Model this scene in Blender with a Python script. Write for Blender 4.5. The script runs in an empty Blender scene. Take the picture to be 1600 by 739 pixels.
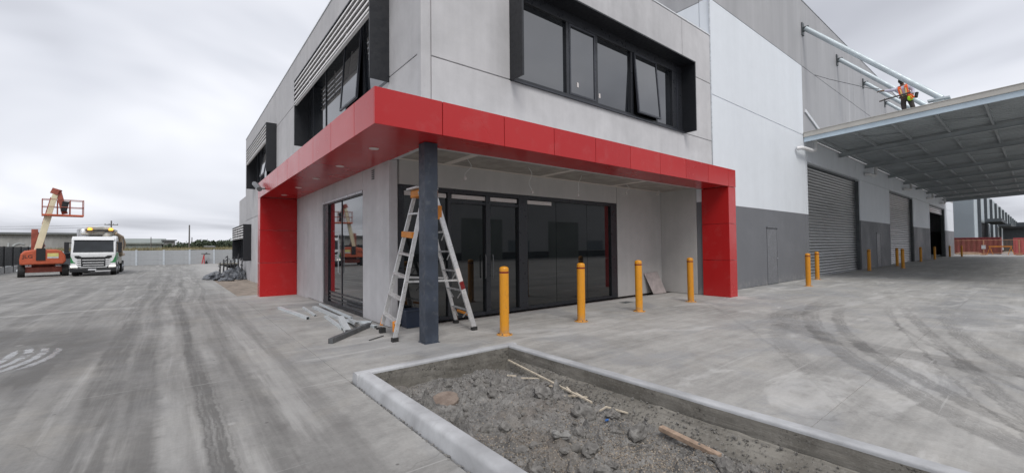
import bpy, bmesh, math, random
from mathutils import Vector, Matrix, Euler, noise
random.seed(7)
S = bpy.context.scene
R_ = math.radians

# ------------------------------------------------------------------ camera
CAM_H = 1.58
yaw, pitch, roll = 0.6715, 0.02423, -0.00957
F = Vector((math.sin(yaw)*math.cos(pitch), math.cos(yaw)*math.cos(pitch), math.sin(pitch)))
Rt = Vector((math.cos(yaw), -math.sin(yaw), 0)); Up = Rt.cross(F)
Rt2 = Rt*math.cos(roll)+Up*math.sin(roll); Up2 = Up*math.cos(roll)-Rt*math.sin(roll)
cam = bpy.data.cameras.new('camera'); co = bpy.data.objects.new('camera', cam); S.collection.objects.link(co)
cam.sensor_width = 36; cam.lens = 655.09/1600*36; cam.clip_start = .05; cam.clip_end = 3000
co.matrix_world = Matrix(((Rt2.x, Up2.x, -F.x, 0), (Rt2.y, Up2.y, -F.y, 0), (Rt2.z, Up2.z, -F.z, CAM_H), (0, 0, 0, 1)))
S.camera = co

# ------------------------------------------------------------------ world: overcast sky
SUN_EL, SUN_AZ = R_(52), R_(205)      # azimuth from +Y clockwise
W_ = bpy.data.worlds.new('World'); S.world = W_; W_.use_nodes = True
nt = W_.node_tree; nt.nodes.clear()
def wn(t, **k):
    n = nt.nodes.new(t)
    for a, b in k.items(): setattr(n, a, b)
    return n
wo = wn('ShaderNodeOutputWorld'); bg = wn('ShaderNodeBackground'); nt.links.new(bg.outputs[0], wo.inputs[0])
sky = wn('ShaderNodeTexSky', sky_type='NISHITA'); sky.sun_disc = False; sky.sun_elevation = SUN_EL; sky.sun_rotation = SUN_AZ
sky.air_density = 1; sky.dust_density = 3
tc = wn('ShaderNodeTexCoord'); sep = wn('ShaderNodeSeparateXYZ'); nt.links.new(tc.outputs['Generated'], sep.inputs[0])
ab = wn('ShaderNodeMath', operation='ABSOLUTE'); nt.links.new(sep.outputs[2], ab.inputs[0])
ad = wn('ShaderNodeMath', operation='ADD'); nt.links.new(ab.outputs[0], ad.inputs[0]); ad.inputs[1].default_value = .22
dx = wn('ShaderNodeMath', operation='DIVIDE'); nt.links.new(sep.outputs[0], dx.inputs[0]); nt.links.new(ad.outputs[0], dx.inputs[1])
dy = wn('ShaderNodeMath', operation='DIVIDE'); nt.links.new(sep.outputs[1], dy.inputs[0]); nt.links.new(ad.outputs[0], dy.inputs[1])
cb = wn('ShaderNodeCombineXYZ'); nt.links.new(dx.outputs[0], cb.inputs[0]); nt.links.new(dy.outputs[0], cb.inputs[1])
n1 = wn('ShaderNodeTexNoise'); n1.inputs['Scale'].default_value = .62; n1.inputs['Detail'].default_value = 4; n1.inputs['Roughness'].default_value = .52
n1.inputs['Distortion'].default_value = .45
nt.links.new(cb.outputs[0], n1.inputs['Vector'])
cr = wn('ShaderNodeValToRGB'); nt.links.new(n1.outputs['Fac'], cr.inputs[0])
cr.color_ramp.elements[0].position = .36; cr.color_ramp.elements[0].color = (.385, .397, .44, 1)
cr.color_ramp.elements[1].position = .61; cr.color_ramp.elements[1].color = (.84, .852, .90, 1)
e = cr.color_ramp.elements.new(.47); e.color = (.63, .648, .705, 1)
sc = wn('ShaderNodeMix', data_type='RGBA', blend_type='MULTIPLY'); sc.inputs[0].default_value = 1
nt.links.new(sky.outputs[0], sc.inputs[6]); sc.inputs[7].default_value = (.10, .10, .10, 1)
mx = wn('ShaderNodeMix', data_type='RGBA'); mx.inputs[0].default_value = .94
nt.links.new(sc.outputs[2], mx.inputs[6]); nt.links.new(cr.outputs[0], mx.inputs[7])
nt.links.new(mx.outputs[2], bg.inputs[0]); bg.inputs[1].default_value = 1.0

sun = bpy.data.lights.new('sun', 'SUN'); sun.energy = 1.5; sun.angle = R_(24); sun.color = (1, .97, .93)
so = bpy.data.objects.new('sun', sun); S.collection.objects.link(so)
sd = Vector((math.sin(SUN_AZ)*math.cos(SUN_EL), math.cos(SUN_AZ)*math.cos(SUN_EL), math.sin(SUN_EL)))
so.rotation_euler = sd.to_track_quat('Z', 'Y').to_euler(); so.location = (0, -10, 30)
S.view_settings.view_transform = 'Standard'; S.view_settings.look = 'None'; S.view_settings.exposure = 0.30; S.view_settings.gamma = 1

# ------------------------------------------------------------------ node helpers and materials
class NT:
    def __init__(s, name):
        s.m = bpy.data.materials.new(name); s.m.use_nodes = True; s.t = s.m.node_tree
        s.p = s.t.nodes['Principled BSDF']
    def n(s, t, **k):
        o = s.t.nodes.new(t)
        for a, b in k.items(): setattr(o, a, b)
        return o
    def set(s, i, v):
        if hasattr(v, 'is_output'): s.t.links.new(v, i)
        elif v is not None: i.default_value = v
    def m_(s, op, a, b=None, c=None, clamp=False):
        o = s.n('ShaderNodeMath', operation=op, use_clamp=clamp)
        for i, v in enumerate((a, b, c)):
            if v is not None: s.set(o.inputs[i], v)
        return o.outputs[0]
    def pos(s):
        return s.n('ShaderNodeNewGeometry').outputs['Position']
    def obj(s): return s.n('ShaderNodeTexCoord').outputs['Object']
    def rnd(s): return s.n('ShaderNodeObjectInfo').outputs['Random']
    def mapv(s, v, scale=(1, 1, 1), loc=(0, 0, 0), rot=(0, 0, 0)):
        o = s.n('ShaderNodeMapping'); s.set(o.inputs['Vector'], v)
        o.inputs['Scale'].default_value = scale; o.inputs['Location'].default_value = loc; o.inputs['Rotation'].default_value = rot
        return o.outputs[0]
    def noise(s, v, scale, detail=4, rough=.55, dist=0):
        o = s.n('ShaderNodeTexNoise'); s.set(o.inputs['Vector'], v); o.inputs['Scale'].default_value = scale
        o.inputs['Detail'].default_value = detail; o.inputs['Roughness'].default_value = rough; o.inputs['Distortion'].default_value = dist
        return o.outputs['Fac']
    def mr(s, v, a, b, c=0., d=1., smooth=True):
        o = s.n('ShaderNodeMapRange', interpolation_type='SMOOTHSTEP' if smooth else 'LINEAR'); s.set(o.inputs[0], v)
        for i, x in enumerate((a, b, c, d)): s.set(o.inputs[1+i], x)
        return o.outputs[0]
    def mix(s, f, a, b, mode='MIX'):
        o = s.n('ShaderNodeMix', data_type='RGBA', blend_type=mode); s.set(o.inputs[0], f)
        for i, x in ((6, a), (7, b)):
            if isinstance(x, tuple) and len(x) == 3: x = x+(1,)
            s.set(o.inputs[i], x)
        return o.outputs[2]
    def xyz(s, v):
        o = s.n('ShaderNodeSeparateXYZ'); s.set(o.inputs[0], v); return o.outputs
    def bump(s, h, strength=.2, dist=.01):
        o = s.n('ShaderNodeBump'); s.set(o.inputs['Height'], h); o.inputs['Strength'].default_value = strength; o.inputs['Distance'].default_value = dist
        s.t.links.new(o.outputs[0], s.p.inputs['Normal'])
    def out(s, col=None, rough=None, metal=None, **k):
        if col is not None: s.set(s.p.inputs['Base Color'], col+(1,) if isinstance(col, tuple) else col)
        if rough is not None: s.set(s.p.inputs['Roughness'], rough)
        if metal is not None: s.set(s.p.inputs['Metallic'], metal)
        for a, b in k.items(): s.set(s.p.inputs[a.replace('_', ' ')], b)
        return s.m

def plain(name, col, rough=.5, metal=0, var=.12, scale=4, bump=.05, bscale=60, ior=1.5, dirt=None, rv=.12):
    a = NT(name); v = a.obj()
    f = a.noise(v, scale, 5)
    f = a.mr(f, .3, .7)
    c0 = tuple(x*(1-var) for x in col); c1 = tuple(min(1, x*(1+var)) for x in col)
    c = a.mix(f, c0, c1)
    if dirt:
        d = a.mr(a.noise(v, scale*2.3, 6, .65), .52, .75)
        c = a.mix(a.m_('MULTIPLY', d, dirt[1]), c, dirt[0])
    r = a.mr(a.noise(v, scale*3, 3), .3, .7, max(0.02, rough-rv), min(1, rough+rv))
    if bump: a.bump(a.noise(v, bscale, 3), bump, .01)
    return a.out(c, r, metal, IOR=ior)

def emit(name, col, st):
    a = NT(name); a.out(col, .3); a.p.inputs['Emission Color'].default_value = col+(1,); a.p.inputs['Emission Strength'].default_value = st
    return a.m

MT = {}
def precast(name, base, warm=0., blot=.16, painted=False):
    """off-form precast concrete: blotches, faint vertical water streaks, pinholes"""
    a = NT(name); P = a.pos(); r = a.rnd()
    f = a.noise(P, .55, 6, .6, .4); g = a.noise(P, 3.1, 5, .6); st = a.noise(a.mapv(P, (2.2, 2.2, .16)), 1.5, 5, .6)
    fine = a.noise(P, 45, 3)
    v = a.m_('ADD', a.m_('MULTIPLY', a.m_('SUBTRACT', f, .5), blot*2.4), 1.)
    v = a.m_('ADD', v, a.m_('MULTIPLY', a.m_('SUBTRACT', st, .5), blot*1.3))
    v = a.m_('ADD', v, a.m_('MULTIPLY', a.m_('SUBTRACT', g, .5), blot*1.1))
    v = a.m_('ADD', v, a.m_('MULTIPLY', a.m_('SUBTRACT', fine, .5), blot*.35))
    v = a.m_('ADD', v, a.m_('MULTIPLY', a.m_('SUBTRACT', r, .5), .09))
    pin = a.n('ShaderNodeTexVoronoi'); a.set(pin.inputs['Vector'], P); pin.inputs['Scale'].default_value = 9
    ph = a.mr(pin.outputs['Distance'], .03, .055, .75, 1)
    v = a.m_('MULTIPLY', v, ph)
    c = a.n('ShaderNodeVectorMath', operation='SCALE'); c.inputs[0].default_value = base; a.set(c.inputs['Scale'], v)
    a.bump(a.m_('ADD', a.m_('MULTIPLY', g, .6), a.m_('MULTIPLY', fine, .3)), .12, .008)
    a.out(c.outputs[0], a.mr(f, .3, .7, .62, .85)); return a.m
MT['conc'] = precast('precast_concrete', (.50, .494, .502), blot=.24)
MT['conc_in_shaded'] = precast('recess_concrete_shaded', (.43, .422, .41), blot=.18)  # browner than the outer walls, with some recess shade put into the colour

def warehouse_mat():
    a = NT('warehouse_panel_paint'); P = a.pos(); x, y, z = a.xyz(P)
    f = a.noise(P, .5, 6, .6, .4); st = a.noise(a.mapv(P, (1.1, 1.1, .07)), 1.6, 5, .6); g = a.noise(P, 2.5, 5, .6)
    raw = a.m_('ADD', 1, a.m_('ADD', a.m_('MULTIPLY', a.m_('SUBTRACT', f, .5), .5), a.m_('MULTIPLY', a.m_('SUBTRACT', st, .5), .45)))
    cr_ = a.n('ShaderNodeVectorMath', operation='SCALE'); cr_.inputs[0].default_value = (.36, .36, .37); a.set(cr_.inputs['Scale'], raw)
    streak = a.mr(a.noise(a.mapv(P, (.75, .75, .02)), 1.4, 3), .60, .70)
    craw = a.mix(a.m_('MULTIPLY', streak, .35), cr_.outputs[0], (.55, .55, .56))
    pv = a.m_('ADD', 1, a.m_('ADD', a.m_('MULTIPLY', a.m_('SUBTRACT', st, .5), .14), a.m_('MULTIPLY', a.m_('SUBTRACT', g, .5), .10)))
    cw = a.n('ShaderNodeVectorMath', operation='SCALE'); cw.inputs[0].default_value = (.70, .735, .775); a.set(cw.inputs['Scale'], pv)
    cg = a.n('ShaderNodeVectorMath', operation='SCALE'); cg.inputs[0].default_value = (.150, .155, .168); a.set(cg.inputs['Scale'], pv)
    top = a.m_('ADD', 9.77, a.m_('MULTIPLY', a.m_('GREATER_THAN', x, 22.40), -3.35))
    c = a.mix(a.m_('GREATER_THAN', z, top), cw.outputs[0], craw)
    c = a.mix(a.m_('LESS_THAN', z, 2.94), c, cg.outputs[0])
    # scuffs and rising dust at the foot of the wall
    dust = a.m_('MULTIPLY', a.mr(a.noise(P, 5, 5, .65), .4, .75), a.mr(z, .45, .0))
    c = a.mix(a.m_('MULTIPLY', dust, .5), c, (.33, .32, .30))
    a.bump(a.noise(P, 30, 4), .06, .006); return a.out(c, a.mr(f, .3, .7, .5, .75))
MT['wh'] = warehouse_mat()

def circ3(p, q, r):
    ax, ay = p; bx, by = q; cx, cy = r
    d = 2*(ax*(by-cy)+bx*(cy-ay)+cx*(ay-by))
    ux = ((ax*ax+ay*ay)*(by-cy)+(bx*bx+by*by)*(cy-ay)+(cx*cx+cy*cy)*(ay-by))/d
    uy = ((ax*ax+ay*ay)*(cx-bx)+(bx*bx+by*by)*(ax-cx)+(cx*cx+cy*cy)*(bx-ax))/d
    return ux, uy, math.hypot(ax-ux, ay-uy)

def yard_mat():
    a = NT('concrete_yard'); P = a.pos(); x, y, z = a.xyz(P)
    M, A, Sb = (lambda p, q: a.m_('MULTIPLY', p, q)), (lambda p, q: a.m_('ADD', p, q)), (lambda p, q: a.m_('SUBTRACT', p, q))
    def nz(scale, det=5, ro=.6, lo=.32, hi=.68, m=(1, 1, 1), off=(0, 0, 0), rot=0, dist=0):   # contrast-stretched noise, -1..1
        v = P if (m == (1, 1, 1) and off == (0, 0, 0) and rot == 0) else a.mapv(P, m, off, (0, 0, rot))
        return a.mr(a.noise(v, scale, det, ro, dist), lo, hi, -1., 1., False)
    def pat(scale, lo, hi, det=6, ro=.65, m=(1, 1, 1), off=(0, 0, 0), rot=0, dist=.3):         # patch mask 0..1
        return a.mr(a.noise(a.mapv(P, m, off, (0, 0, rot)), scale, det, ro, dist), lo, hi)
    left = a.mr(A(x, M(nz(.8, 4), .35)), 2.3, .5)       # the drive on the left carries the traffic
    right = Sb(1., left)
    big = nz(.3, 6, .62, dist=.5); mid = nz(1.5, 7, .68, dist=.3); m2 = nz(6.5, 6, .7); fine = nz(30, 4, .65); grit = nz(140, 2, .6)
    v = A(1., M(big, .13)); v = A(v, M(mid, .12)); v = A(v, M(m2, .085)); v = A(v, M(fine, .07)); v = A(v, M(grit, .05))
    v = A(v, M(M(nz(1.5, 7, .66, m=(1.7, .13, 1)), left), .22)); v = A(v, M(M(nz(7, 6, .66, m=(1.6, .07, 1)), left), .10))
    v = A(v, M(M(nz(1.2, 7, .66, m=(.16, 1.7, 1), rot=.12), right), .15)); v = A(v, M(M(nz(6, 6, .66, m=(.09, 1.5, 1), rot=-.2), right), .08))
    v = A(v, M(Sb(a.rnd(), .5), .08))
    base = a.mix(left, (.335, .328, .312), (.232, .227, .216))
    c = a.n('ShaderNodeVectorMath', operation='SCALE'); a.set(c.inputs[0], base); a.set(c.inputs['Scale'], v)
    col = c.outputs[0]
    # cool cured patches, warm dusty patches, pale cement dust
    col = a.mix(M(M(pat(.55, .50, .60, off=(3.3, 1.7, 0)), right), .38), col, (.235, .245, .262))
    col = a.mix(M(pat(.7, .54, .66, off=(9, 2, 0)), .22), col, (.36, .335, .29))
    col = a.mix(M(M(pat(.9, .54, .63, m=(.45, 1.2, 1), off=(1, 7, 0), dist=.8), right), .45), col, (.52, .515, .50))
    col = a.mix(M(M(pat(1.2, .53, .66, m=(2.2, .10, 1), off=(5, 2, 0)), left), .40), col, (.47, .463, .447))
    # tyre tracks: edges frayed by noise, broken along their length
    fray = A(M(mid, .05), M(m2, .035))
    brk = a.mr(a.noise(P, .8, 7, .72), .30, .56, .28, 1); strk = a.mr(a.noise(a.mapv(P, (7, .25, 1)), 1.6, 5, .7), .32, .62, .3, 1)
    wob = M(nz(1, 0, m=(0, .10, 0)), .16)
    dark = None
    def addd(t):
        nonlocal dark
        dark = t if dark is None else A(dark, t)
    xw = A(A(x, wob), M(fray, .45))
    for xc, sl, w, k in ((-.62, .012, .20, .36), (-.36, .004, .16, .34), (.13, .0, .10, .34), (.50, -.012, .10, .26), (.95, -.02, .10, .14), (-1.2, .03, .13, .22),
                         (-1.9, .05, .25, .26), (-2.9, .035, .18, .22), (-4.2, .04, .28, .26), (-6.2, .05, .3, .2), (.3, .02, .12, .16), (-8.5, .06, .4, .2)):
        d = a.m_('ABSOLUTE', Sb(A(xw, M(y, sl)), xc))
        addd(M(M(M(a.mr(d, w, w*.55), a.mr(y, 50, 18, .3, 1)), M(brk, strk)), k*1.75))
    rings = [((12.63, 3.63), (8.03, 2.09), (5.02, .13), .15, .30), ((12.3, 3.0), (8.1, 1.66), (5.59, .12), .13, .30),
             ((11.73, 1.61), (7.81, .60), (6.06, .13), .12, .27), ((12.19, 1.2), (8.85, .46), (7.95, .16), .16, .30),
             ((9.38, 3.05), (10.64, 3.57), (12.8, 3.2), .40, .26), ((16, 2.2), (12.5, 3.4), (9.7, 3.3), .18, .14),
             ((30, 3.5), (18, 2.3), (11, .2), .4, .20), ((26, 1.4), (16, .2), (10, -2), .3, .22),
             ((12.0, 3.35), (8.0, 1.9), (5.25, .13), .035, .26), ((11.6, 1.9), (7.6, .85), (5.6, .2), .03, .22), ((12.6, 2.2), (9.6, 1.3), (7.0, .1), .05, .20), ((9, 3.9), (7.2, 2.6), (5.2, 1.3), .05, .12)]
    ysplit = a.mr(x, 4.4, 5.2)
    for p, q, r_, w, k in rings:
        cx, cy, rr = circ3(p, q, r_)
        d = a.n('ShaderNodeVectorMath', operation='DISTANCE'); a.set(d.inputs[0], P); d.inputs[1].default_value = (cx, cy, 0)
        rad = A(d.outputs['Value'], M(fray, .8)); dd = a.m_('ABSOLUTE', Sb(rad, rr))
        rs = a.n('ShaderNodeTexNoise', noise_dimensions='1D'); a.set(rs.inputs['W'], M(rad, 9)); rs.inputs['Detail'].default_value = 4
        addd(M(M(M(a.mr(dd, w, w*.5), ysplit), a.mr(x, 15, 10, .2, 1)), M(M(brk, a.mr(rs.outputs['Fac'], .35, .6, .45, 1)), k*1.8)))
    d = a.n('ShaderNodeVectorMath', operation='DISTANCE'); a.set(d.inputs[0], P); d.inputs[1].default_value = (-4.6, 9.6, 0)
    rad = A(d.outputs['Value'], A(M(wob, .6), M(mid, .12)))
    addd(M(M(a.mr(a.m_('ABSOLUTE', Sb(rad, 3.15)), 1.25, .25), a.mr(a.noise(P, .7, 6, .7), .25, .6, .4, 1)), .62))
    addd(M(M(pat(.5, .44, .60, off=(2, 5, 0)), left), .24))
    addd(M(pat(2.4, .60, .70, off=(7, 1, 0)), .16))
    tread = M(a.mr(a.m_('FRACT', M(xw, 24)), .5, .72), a.mr(a.m_('ABSOLUTE', Sb(xw, .15)), .12, .08))
    addd(M(M(tread, a.mr(y, 9, 5)), M(brk, .28)))
    col = a.mix(a.m_('MINIMUM', dark, .78), col, (.088, .085, .080))
    dusty = M(a.mr(a.m_('ABSOLUTE', Sb(xw, .34)), .12, .03), pat(1.2, .42, .62, m=(1, .3, 1)))
    dusty = a.m_('MAXIMUM', dusty, M(a.mr(a.m_('ABSOLUTE', Sb(xw, -.14)), .13, .04), pat(1.2, .42, .62, m=(1, .3, 1), off=(8, 3, 0))))
    dusty = a.m_('MAXIMUM', dusty, M(a.mr(a.m_('ABSOLUTE', Sb(A(y, M(mid, .15)), 15.9)), .26, .05), a.mr(x, -.3, -2)))
    col = a.mix(M(dusty, a.mr(y, 40, 14, .06, .34)), col, (.46, .455, .44))
    # scratches, speckles, hair cracks
    col = a.mix(M(pat(3, .66, .70, 3, .6, m=(.12, 5, 1), rot=.7), .25), col, (.55, .545, .53))
    spk = a.n('ShaderNodeTexVoronoi'); a.set(spk.inputs['Vector'], P); spk.inputs['Scale'].default_value = 2.1
    col = a.mix(M(a.mr(spk.outputs['Distance'], .045, .02), .7), col, (.06, .058, .055))
    spl = a.n('ShaderNodeTexVoronoi'); a.set(spl.inputs['Vector'], a.mapv(P, (1, 1, 1), (.3, .7, 0))); spl.inputs['Scale'].default_value = 1.1
    col = a.mix(M(a.mr(A(spl.outputs['Distance'], M(m2, .02)), .06, .02), .35), col, (.55, .545, .53))
    crk = a.n('ShaderNodeTexVoronoi', feature='DISTANCE_TO_EDGE'); a.set(crk.inputs['Vector'], a.n('ShaderNodeVectorMath', operation='ADD').outputs[0])
    av = crk.inputs['Vector'].links[0].from_node; a.set(av.inputs[0], P)
    cn = a.n('ShaderNodeTexNoise'); a.set(cn.inputs['Vector'], P); cn.inputs['Scale'].default_value = 2.5; cn.inputs['Detail'].default_value = 5
    sc_ = a.n('ShaderNodeVectorMath', operation='SCALE'); a.set(sc_.inputs[0], cn.outputs['Color']); sc_.inputs['Scale'].default_value = .35; a.t.links.new(sc_.outputs[0], av.inputs[1])
    crk.inputs['Scale'].default_value = .22
    col = a.mix(M(M(a.mr(crk.outputs['Distance'], .0022, .0008), pat(.35, .5, .56, 3)), .28), col, (.12, .117, .11))
    # wet tread prints
    t0 = a.n('ShaderNodeVectorMath', operation='DISTANCE'); a.set(t0.inputs[0], a.mapv(P, (1, .42, 1))); t0.inputs[1].default_value = (-1.80, 9.45*.42, 0)
    wmask = a.mr(A(t0.outputs['Value'], M(mid, .14)), .40, .30)
    rib = a.mr(a.m_('FRACT', M(A(d.outputs['Value'], M(m2, .025)), 6.0)), .36, .52)
    wet = M(M(wmask, rib), M(a.mr(m2, -1., -.3), a.mr(mid, -.9, -.3)))
    col = a.mix(M(wet, .6), col, (.11, .11, .11))
    rg = a.mr(mid, -1, 1, .58, .88)
    rg = A(M(rg, Sb(1., wet)), M(wet, .12))
    h = M(A(A(M(fine, .4), M(grit, .3)), A(M(m2, .5), M(mid, .5))), Sb(1., wet))
    a.bump(h, .16, .006)
    return a.out(col, rg)
MT['yard'] = yard_mat()

def soil_mat():
    a = NT('planter_soil'); P = a.pos(); x, y, z = a.xyz(P)
    f = a.noise(P, 2.2, 6, .65, .4); g = a.noise(P, 14, 6, .7); h = a.noise(P, 70, 4, .65)
    c = a.mix(a.mr(f, .35, .65), (.118, .115, .111), (.235, .226, .212))
    c = a.mix(a.m_('MULTIPLY', a.mr(g, .42, .66), .7), c, (.30, .29, .275))
    c = a.mix(a.m_('MULTIPLY', a.mr(h, .45, .7), .5), c, (.06, .056, .05))
    br = a.mr(a.noise(a.mapv(P, (1, 1, 1), (4, 4, 4)), 1.3, 4), .5, .66)
    c = a.mix(a.m_('MULTIPLY', br, .35), c, (.17, .13, .095))
    a.bump(a.m_('ADD', g, a.m_('MULTIPLY', h, .6)), .7, .03)
    return a.out(c, .92)
MT['soil'] = soil_mat()
def clod_mat(name, c0, c1):
    a = NT(name); v = a.obj(); c = a.mix(a.mr(a.noise(v, 9, 6, .65), .35, .65), c0, c1)
    a.bump(a.noise(v, 35, 5, .7), .6, .02); return a.out(c, .9)
MT['clod'] = clod_mat('clay_clod', (.12, .114, .106), (.25, .24, .224))
MT['rock'] = clod_mat('pale_rock', (.20, .195, .185), (.33, .325, .31))
def gravel_mat():
    a = NT('gravel'); P = a.pos(); n = a.n('ShaderNodeTexWhiteNoise'); v = a.n('ShaderNodeTexVoronoi'); a.set(v.inputs['Vector'], P); v.inputs['Scale'].default_value = 45
    a.t.links.new(v.outputs['Color'], n.inputs['Vector'])
    c = a.mix(a.n('ShaderNodeNewGeometry').outputs['Random Per Island'], (.11, .095, .08), (.40, .34, .27))
    return a.out(c, .8)
MT['gravel'] = gravel_mat()
def kerb_mat():
    a = NT('kerb_concrete'); P = a.pos(); x, y, z = a.xyz(P)
    nrm = a.xyz(a.n('ShaderNodeNewGeometry').outputs['Normal'])
    f = a.noise(P, 1.6, 6, .6, .4); g = a.noise(P, 9, 5, .65); h = a.noise(P, 60, 3)
    c = a.mix(a.mr(f, .32, .68), (.31, .314, .322), (.47, .478, .49))
    c = a.mix(a.m_('MULTIPLY', a.mr(g, .5, .75), .35), c, (.27, .268, .262))
    a.bump(a.m_('ADD', a.m_('MULTIPLY', g, .7), a.m_('MULTIPLY', h, .5)), .25, .01); return a.out(c, .75)
MT['kerb'] = kerb_mat()
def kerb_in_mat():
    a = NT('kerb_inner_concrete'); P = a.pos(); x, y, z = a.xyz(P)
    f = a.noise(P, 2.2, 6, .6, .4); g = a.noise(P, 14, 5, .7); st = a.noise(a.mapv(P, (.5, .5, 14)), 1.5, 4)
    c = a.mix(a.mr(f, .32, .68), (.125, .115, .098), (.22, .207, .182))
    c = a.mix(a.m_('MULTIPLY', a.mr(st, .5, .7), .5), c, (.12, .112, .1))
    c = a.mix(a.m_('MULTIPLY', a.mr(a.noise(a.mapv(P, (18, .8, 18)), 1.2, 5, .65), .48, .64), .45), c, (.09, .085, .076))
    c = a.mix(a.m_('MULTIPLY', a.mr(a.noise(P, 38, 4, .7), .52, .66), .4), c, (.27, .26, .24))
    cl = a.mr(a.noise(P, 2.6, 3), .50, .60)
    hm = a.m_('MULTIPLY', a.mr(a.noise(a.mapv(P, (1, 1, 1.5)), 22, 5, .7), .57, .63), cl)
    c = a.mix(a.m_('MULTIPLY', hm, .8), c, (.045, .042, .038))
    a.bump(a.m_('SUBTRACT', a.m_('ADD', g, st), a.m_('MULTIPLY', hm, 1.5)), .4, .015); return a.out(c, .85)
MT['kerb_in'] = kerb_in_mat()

def red_mat():
    a = NT('red_composite_panel'); P = a.pos(); r_ = a.rnd(); f = a.noise(P, .9, 4)
    c = a.mix(r_, (.42, .012, .014), (.48, .019, .019)); c = a.mix(a.m_('MULTIPLY', a.mr(a.noise(P, 3, 6, .65), .5, .75), .10), c, (.45, .20, .19))
    a.bump(a.noise(a.mapv(P, (1, 1, 1.6)), .9, 1), .05, .05)
    return a.out(c, a.mr(f, .3, .7, .20, .28), 0, IOR=1.46)
MT['red'] = red_mat()
MT['black'] = plain('black_powdercoat', (.012, .0135, .017), .42, var=.1, bump=0)
MT['frame'] = plain('charcoal_frame', (.020, .022, .027), .38, var=.1, bump=0)
MT['sash'] = plain('charcoal_sash', (.035, .038, .048), .38, var=.1, bump=0)
MT['louvre'] = plain('anodised_louvre', (.80, .78, .77), .40, .0, var=.04, bump=0)
def glass(name, tint, ior):
    a = NT(name); v = a.obj()
    d = a.noise(v, 1.2, 4, .6)
    a.bump(a.noise(v, .8, 2), .012, .02)
    return a.out(a.mix(a.mr(d, .35, .7), tint, tuple(x*1.6+.002 for x in tint)), a.mr(d, .4, .75, .015, .06), 0, IOR=ior)
MT['glass'] = glass('tinted_glass', (.006, .0075, .008), 1.75)
MT['glass_up'] = glass('reflective_glass', (.010, .012, .015), 2.35)
MT['glass_side'] = glass('reflective_side_glass', (.010, .012, .015), 3.3)
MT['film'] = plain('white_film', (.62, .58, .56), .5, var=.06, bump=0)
MT['board'] = plain('ceiling_board', (.30, .275, .245), .85, var=.2, scale=2.5, bump=.1, bscale=20, dirt=((.15, .135, .12), .5))
MT['tape'] = plain('jointing_plaster', (.60, .545, .50), .85, var=.08, scale=4)
MT['column'] = plain('slate_column_paint', (.036, .046, .066), .5, var=.25, scale=3, dirt=((.14, .145, .15), .45))
MT['sealwhite'] = plain('white_flashing', (.66, .68, .70), .45, var=.06, bump=0)
def bol_mat():
    a = NT('bollard_yellow_paint'); P = a.pos(); r_ = a.rnd(); z = a.xyz(P)[2]
    c = a.mix(r_, (.60, .245, .010), (.70, .30, .016)); c = a.mix(a.m_('MULTIPLY', a.mr(a.noise(P, 9, 6, .7), .52, .66), .35), c, (.40, .17, .02))
    sc = a.m_('MULTIPLY', a.mr(a.noise(a.mapv(P, (30, 30, 6)), 1, 4, .65), .60, .66), a.mr(z, .9, .2, .2, 1)); c = a.mix(a.m_('MULTIPLY', sc, .55), c, (.12, .09, .06))
    d = a.m_('MULTIPLY', a.mr(a.noise(P, 14, 5, .7), .35, .65), a.mr(z, .22, .0)); c = a.mix(a.m_('MULTIPLY', d, .6), c, (.30, .25, .18))
    return a.out(c, a.mr(a.noise(P, 12, 4), .3, .7, .32, .55))
MT['yellow'] = bol_mat()
MT['redtape'] = plain('reflective_red_tape', (.17, .012, .012), .35, bump=0)
MT['alu'] = plain('ladder_aluminium', (.60, .60, .60), .38, .55, var=.10, scale=8, dirt=((.3, .29, .28), .4))
MT['orange'] = plain('orange_plastic', (.62, .22, .02), .5, var=.1)
MT['rubber'] = plain('black_rubber', (.018, .018, .018), .75, var=.2, dirt=((.12, .115, .11), .5))
MT['galv'] = plain('galvanised_steel', (.50, .52, .54), .36, .6, var=.18, scale=6, dirt=((.33, .34, .35), .5))
MT['channel'] = plain('zinc_channel', (.60, .64, .66), .38, .25, var=.07, scale=2, bump=0)
MT['galvdk'] = plain('grey_steel', (.13, .135, .14), .45, .4, var=.2, scale=6)
MT['strut'] = plain('galvanised_strut', (.50, .56, .59), .5, .25, var=.10, scale=1.5)
MT['under'] = plain('awning_steel_underside', (.33, .36, .375), .6, .1, var=.12, scale=.5)
MT['raft'] = plain('awning_rafter_steel', (.38, .41, .425), .55, .15, var=.12, scale=.8)
MT['beige'] = plain('beige_flashing', (.47, .455, .42), .5, var=.06, scale=1.5, bump=0)
MT['bluefl'] = plain('pale_blue_fascia', (.50, .60, .68), .45, var=.06, scale=1.5, bump=0)
MT['pvc'] = plain('white_pvc', (.68, .68, .68), .4, var=.05)
def slat_mat():
    a = NT('roller_slat'); P = a.pos(); f = a.noise(P, .6, 4); r_ = a.rnd()
    c = a.mix(f, (.52, .53, .54), (.62, .625, .63)); c = a.mix(a.m_('MULTIPLY', r_, .2), c, (.42, .43, .44))
    return a.out(c, a.m_('ADD', .30, a.m_('MULTIPLY', r_, .08)), 1.0)
MT['slat'] = slat_mat()
MT['guide'] = plain('door_guide_steel', (.075, .085, .09), .45, .2, var=.15)
MT['doorpaint'] = plain('grey_door_paint', (.150, .155, .168), .5, var=.08, dirt=((.26, .26, .26), .35))
MT['dark'] = plain('dark_interior', (.012, .012, .013), .9, bump=0)
MT['roof'] = plain('roof_sheet', (.42, .43, .44), .6)
MT['timber'] = plain('raw_timber', (.31, .225, .165), .8, var=.25, scale=14, bump=.3, dirt=((.2, .15, .11), .6))
MT['stick'] = plain('pale_stick', (.50, .44, .35), .8, var=.2, scale=20)
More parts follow.
